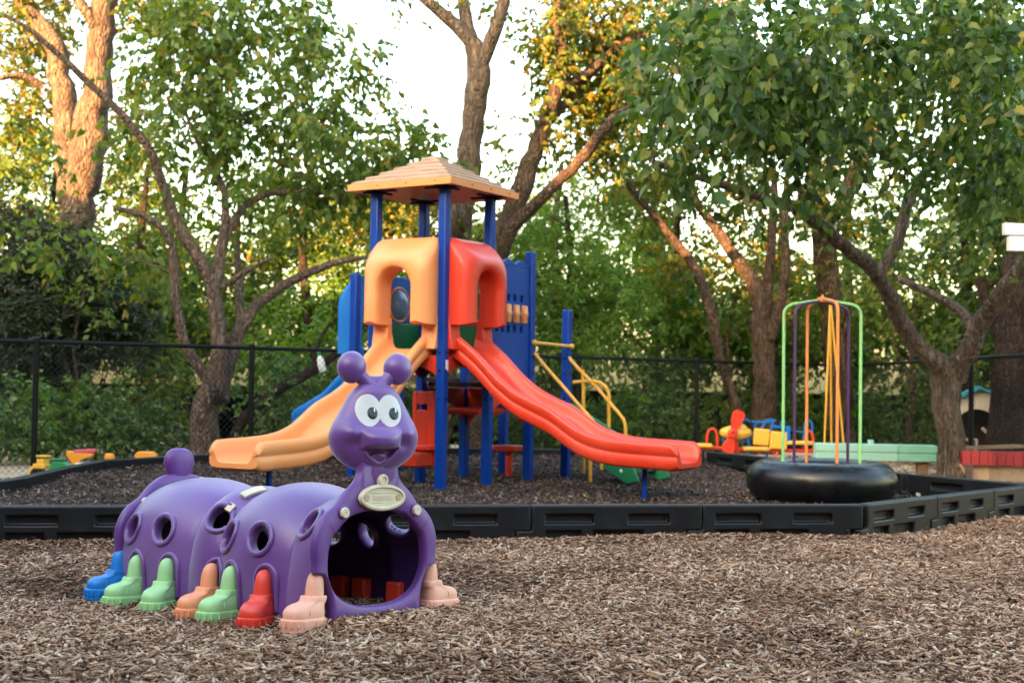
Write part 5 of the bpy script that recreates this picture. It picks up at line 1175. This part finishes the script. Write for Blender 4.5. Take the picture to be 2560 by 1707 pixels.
# woods filling in behind
BG = [('woodland_tree', 'mid green woodland tree low behind the stair rails and red hood', 1280, 25.5, 'leaf_mid', [(1230, 680, 110, 110, 25.5, 1., .92), (1380, 760, 130, 80, 25.5, 1., .93), (1300, 560, 110, 80, 26, .9, .8)]),
      ('woodland_tree', 'mid green woodland tree low behind the clump tree trunks', 1800, 26, 'leaf_mid', [(1620, 780, 130, 80, 26, 1., .92), (1800, 760, 140, 90, 26, 1., .92), (1960, 760, 120, 100, 26, 1., .92), (1700, 640, 130, 80, 27, .9, .6), (1880, 620, 120, 80, 27, .9, .6)]),
      ('woodland_tree', 'yellow green woodland tree low between forked tree and cedar', 420, 26, 'leaf_mid', [(300, 760, 130, 70, 26, 1., .93), (520, 730, 130, 90, 26, 1., .92), (430, 640, 130, 80, 26.5, .9, .75)]),
      ('woodland_tree', 'leafy woodland tree low behind the fence left of the forked tree', 330, 24, 'leaf_mid', [(330, 720, 150, 110, 24, 1., .9), (230, 610, 110, 100, 24.5, 1., .75), (460, 760, 120, 90, 24, .9, .88), (360, 560, 120, 80, 25, .9, .6), (100, 700, 110, 90, 24, .9, .85)]),
      ('woodland_tree', 'leafy woodland tree low behind the blue slide hood', 700, 24, 'leaf_feather', [(640, 740, 130, 90, 24, 1., .9), (770, 690, 130, 110, 24.5, 1., .85), (900, 680, 100, 110, 24, 1., .88), (1020, 720, 110, 110, 24, .9, .88)]),
      ('woodland_tree', 'leafy woodland tree right of the stairs behind the fence rail', 1560, 24.5, 'leaf_feather', [(1500, 700, 120, 100, 24.5, 1., .85), (1620, 780, 120, 80, 24.5, 1., .85), (1420, 620, 110, 90, 25, .9, .8), (1740, 800, 110, 80, 25, .9, .8)]),
      ('woodland_tree', 'shaded woodland tree between mulberry trunk and dark trunk', 2220, 22, 'leaf_mulberry', [(2220, 700, 110, 90, 22, .9, .9), (2320, 760, 110, 110, 21.5, .9, .93), (2250, 520, 120, 110, 22, .9, .78), (2120, 640, 90, 100, 23, .9, .75), (2340, 500, 90, 120, 21.5, .9, .9)]),
      ('woodland_tree', 'mid green woodland tree behind the left twin trunk', 120, 27, 'leaf_mid', [(60, 430, 130, 130, 27, 1.3, .8), (330, 480, 140, 120, 28, 1.2, .66), (280, 640, 150, 110, 27, 1.2, .7), (30, 300, 120, 80, 27.5, 1., .75), (330, 330, 60, 60, 27, .8, .5)]),
      ('woodland_tree', 'yellow green woodland tree seen through the forked tree stems', 640, 27, 'leaf_mid', [(620, 640, 170, 110, 26.5, 1.2, .75), (700, 480, 170, 110, 27, 1.2, .66), (480, 600, 120, 110, 27, 1.2, .6), (820, 560, 110, 130, 26, 1., .8), (560, 430, 120, 80, 27, 1., .5)]),
      ('woodland_tree', 'golden woodland tree between tower roof and forked tree', 900, 25, 'leaf_gold', [(900, 480, 130, 90, 25, 1., .88), (1000, 440, 80, 80, 25, .9, .8), (1130, 520, 60, 80, 25, .8, .8), (1010, 560, 100, 110, 25, 1., .85), (960, 390, 90, 50, 25, .8, .6), (800, 470, 100, 70, 25.5, .8, .6)]),
      ('woodland_tree', 'woodland tree filling the gap between leaning trunk and clump tree', 1500, 27, 'leaf_mid', [(1480, 560, 150, 110, 27, 1.2, .72), (1600, 720, 150, 110, 26, 1.2, .7), (1440, 430, 130, 70, 27, 1., .55), (1250, 420, 70, 70, 27, .8, .6), (1700, 600, 150, 110, 28, 1.2, .45)]),
      ('woodland_tree', 'woodland tree behind the spinner poles', 1950, 28, 'leaf_mid', [(1850, 750, 150, 110, 27, 1.2, .82), (2050, 800, 140, 100, 27, 1.2, .88), (1980, 620, 160, 90, 28, 1.2, .55), (2180, 800, 100, 130, 26, 1., .9)])]
for nm, lab, px, d, lm, bl in BG:
    tree(nm, lab, [[(px, 960, 14, d), (px + 8, 760, 12, d), (px - 6, 560, 9, d), (px + 10, 380, 6, d)]], bl, M['bark_dark'], M[lm], .115, group='woodland trees behind the fence', branch=.35)
tree('slanting_tree', 'dark leaning trunk slanting up to the right behind the orange slide', [[(545, 985, 13, 18.3), (590, 935, 13, 18.3), (650, 890, 12, 18.3), (720, 850, 11, 18.3), (790, 800, 9, 18.3), (850, 740, 6, 18.3)], [(720, 850, 7, 17.9), (730, 790, 5, 17.9), (760, 740, 3, 17.9)]], [(850, 720, 60, 50, 18.1, .4, .5)], M['bark_dark'], M['leaf_mid'], .09)
for k, (x, d, lab) in enumerate([(165, 18.3, 'thin bare sapling left of the cedar shade by the first fence post'), (1250, 21.2, 'thin sapling stem just right of the tall blue post'), (1665, 23.0, 'thin sapling stem above the red propeller'), (1930, 22.6, 'thin sapling stem between the orange spinner poles'), (2085, 22, 'thin sapling stem left of the mulberry trunk')]):
    tree('sapling', lab, [[(x, 1010, 5, d), (x + 14, 900, 5, d), (x + 6, 790, 4, d), (x + 30, 660, 3, d)], [(x + 14, 900, 3, d), (x - 26, 800, 2, d), (x - 40, 740, 2, d)]], [(x + 20, 700, 60, 70, d, .5, .4)], M['bark_brown'], M['leaf_mid'], .085, group='saplings in the undergrowth', branch=.8)
for k, (x, d) in enumerate([(-230, 22), (-520, 21), (-860, 20), (2560, 19), (2860, 18), (3160, 17)]):
    tree('woodland_tree', ('woodland tree just beyond the %s picture edge', 'woodland tree well beyond the %s picture edge, middle of the outer three', 'woodland tree farthest beyond the %s picture edge')[k % 3] % ('left', 'right')[k > 2], [[(x, 1000, 22, d), (x + 10, 760, 18, d), (x - 8, 520, 14, d), (x + 10, 300, 9, d)]], [(x, 300, 190, 150, d, 1.4, .8, .16), (x - 40, 560, 190, 150, d, 1.4, .8, .16), (x + 30, 800, 190, 130, d, 1.2, .88, .16)], M['bark_brown'], M['leaf_mid'], .16, group='woodland trees behind the fence', branch=.3)
# undergrowth along the fence
SH = [(-40, 940, 120, 130, 17.0, 'dark leafy shrub at the far left behind the fence'), (110, 985, 120, 100, 17.6, 'leafy shrub behind the first fence post, next to the toys'), (240, 960, 120, 120, 18.2, 'leafy shrub below the cedar, left of the forked tree'),
      (370, 985, 100, 90, 18.6, 'low leafy shrub left of the forked tree base'), (350, 870, 110, 80, 19.6, 'tall shrub behind the forked tree stems on their left'), (600, 930, 120, 120, 18.9, 'shrub right of the forked tree trunk'), (680, 830, 140, 90, 20.5, 'wide shrub under the long bent branch'),
      (740, 960, 120, 100, 19.5, 'shrub behind the orange slide chute'), (880, 900, 130, 120, 20.3, 'shrub behind the tower left posts'), (1040, 880, 130, 130, 21.2, 'shrub seen below the tower deck'),
      (1180, 920, 120, 120, 21.6, 'shrub behind the red slide middle'), (1340, 930, 130, 110, 22.2, 'grey green shrub behind the yellow stair rails'), (1480, 930, 130, 110, 22.6, 'shrub between stair rails and fence post'), (1500, 830, 140, 70, 24, 'tall shrub above the fence rail right of the stairs'), (1620, 970, 110, 80, 22.8, 'low shrub behind the red propeller'),
      (1690, 880, 120, 90, 25, 'thin shrub left of the clump tree trunk'), (1850, 930, 120, 90, 24.2, 'shrub behind the toy airplane frame'), (1990, 950, 120, 100, 24.6, 'dark shrub behind the spinner poles'), (2100, 930, 100, 110, 23.5, 'dark shrub left of the mulberry trunk'), (2270, 900, 100, 90, 22.5, 'dark shrub behind the toy house'), (2380, 860, 90, 110, 21, 'dark shrub at the right picture edge')]
for i, (x, y, rx, ry, d, lab) in enumerate(SH):
    b = at(x * K, y * K, d)
    lm_ = ('leaf_shrub', 'leaf_feather', 'leaf_shrub', 'leaf_mulberry', 'leaf_mid')[i % 5]; lz_ = (.085, .07, .11, .10, .08)[(i * 2) % 5]; ry *= (1, .85, 1.12, .95)[i % 4]
    tree('shrub', lab, [[(x - 20, y + ry, 5, d), (x - 25, y, 3, d)], [(x + 20, y + ry, 5, d), (x + 30, y - 10, 3, d)]], [(x, y, rx, ry, d, .9, .8), (x + rx * .4, y + ry * .4, rx * .7, ry * .6, d - .3, .5, .8)], M['bark_dark'], M[lm_], lz_, cat='shrub', aspect=(.55, .4, .6)[i % 3], group='undergrowth shrubs behind the fence', branch=.5, dens=.6)
print('LEAVES', LEAFCOUNT)

# ------------------------------------------------------------------ added unseen building: blocks sized to keep low sun and horizon light off the yard
sc_ = empty('shade_building', (-15.5, 0, 0), (0, 0, 0), 'added unseen building left of and behind the viewer, there to block low sun', 'building')
for nm, y0, y1, h in (('wall', -25, -5, 13.), ('wall', -5, 1.5, 9.), ('tall_shade_wall', 1.5, 4.5, 12.), ('wing_shade_wall', 4.5, 16, 6.2)):  # invented block heights, set by where the shade should fall
    mb = MB(); mb.box((0, (y0 + y1) / 2, h / 2 - .3), (4, y1 - y0 - .004, h + .6)); mb.build(nm, M['wall_paint'], sc_, smooth=False)
    mb = MB(); mb.box((0, (y0 + y1) / 2, h + .08), (4.3, y1 - y0 - .01, .15)); mb.build('parapet', M['roof_shingle'], sc_, smooth=False)
mb = MB(); mb.box((18.0, -7.5, 3.9), (31.9, 4, 8.2)); mb.build('rear_shade_wall', M['wall_paint'], sc_, smooth=False)  # added rear block, cuts the sky light from behind the viewer
mb = MB(); mb.prism([(-9.8, 8.0), (-5.2, 8.0), (-7.5, 8.8)], 2.1, 34.2, 'yz'); mb.build('rear_shade_roof', M['roof_shingle'], sc_, smooth=False)
for zz in (1.7, 5.6):
    for k in range(6):
        mb = MB(); mb.box((2.0, -13 + k * 3.8, zz), (.10, 1.6, 1.2)); w = mb.build('window', M['white_wood'], sc_, bevel=.01)
        mb = MB(); mb.box((2.04, -13 + k * 3.8, zz), (.05, 1.4, 1.0)); mb.build('pane', M['glass_dark'], w, smooth=False)

# ------------------------------------------------------------------ light, camera
SUN_EL, SUN_AZ = R(13), Vector((-.62, -.78, 0)).normalized()
sd = Vector((SUN_AZ.x * math.cos(SUN_EL), SUN_AZ.y * math.cos(SUN_EL), math.sin(SUN_EL)))
lg = bpy.data.lights.new('sun', 'SUN'); lg.energy = 5.0; lg.angle = R(.5); lg.color = (1, .53, .22)
so_ = bpy.data.objects.new('sun', lg); COL.objects.link(so_); so_.rotation_euler = sd.to_track_quat('Z', 'Y').to_euler(); so_.location = (-8, -6, 9)
w = bpy.data.worlds.new('World'); scene.world = w; w.use_nodes = True; nt = w.node_tree; nt.nodes.clear()
sky = nt.nodes.new('ShaderNodeTexSky'); sky.sky_type = 'NISHITA'; sky.sun_disc = False; sky.sun_elevation = SUN_EL
sky.sun_rotation = math.atan2(SUN_AZ.x, SUN_AZ.y); sky.air_density = 1.4; sky.dust_density = 3.5; sky.ozone_density = .9
bg = nt.nodes.new('ShaderNodeBackground'); bg.inputs[1].default_value = .15; wo = nt.nodes.new('ShaderNodeOutputWorld')
nt.links.new(sky.outputs[0], bg.inputs[0]); nt.links.new(bg.outputs[0], wo.inputs[0])
cd = bpy.data.cameras.new('camera'); cam = bpy.data.objects.new('camera', cd); COL.objects.link(cam)
cd.sensor_fit = 'HORIZONTAL'; cd.sensor_width = 36; cd.lens = F * 36 / 2560; cd.clip_start = .1; cd.clip_end = 1000
cd.dof.use_dof = True; cd.dof.focus_distance = 6.5; cd.dof.aperture_fstop = 3.2
Mx = Matrix((Vector(RI), Vector(UP), -Vector(FW))).transposed().to_4x4(); Mx.translation = Vector(CAM); cam.matrix_world = Mx
scene.camera = cam
vs = scene.view_settings; vs.view_transform = 'Standard'; vs.look = 'None'; vs.gamma = 1; vs.exposure = 3.25
scene.cycles.max_bounces = 8; scene.cycles.transmission_bounces = 4; scene.cycles.use_denoising = True
try: scene.cycles.denoiser = 'OPENIMAGEDENOISE'
except Exception: pass
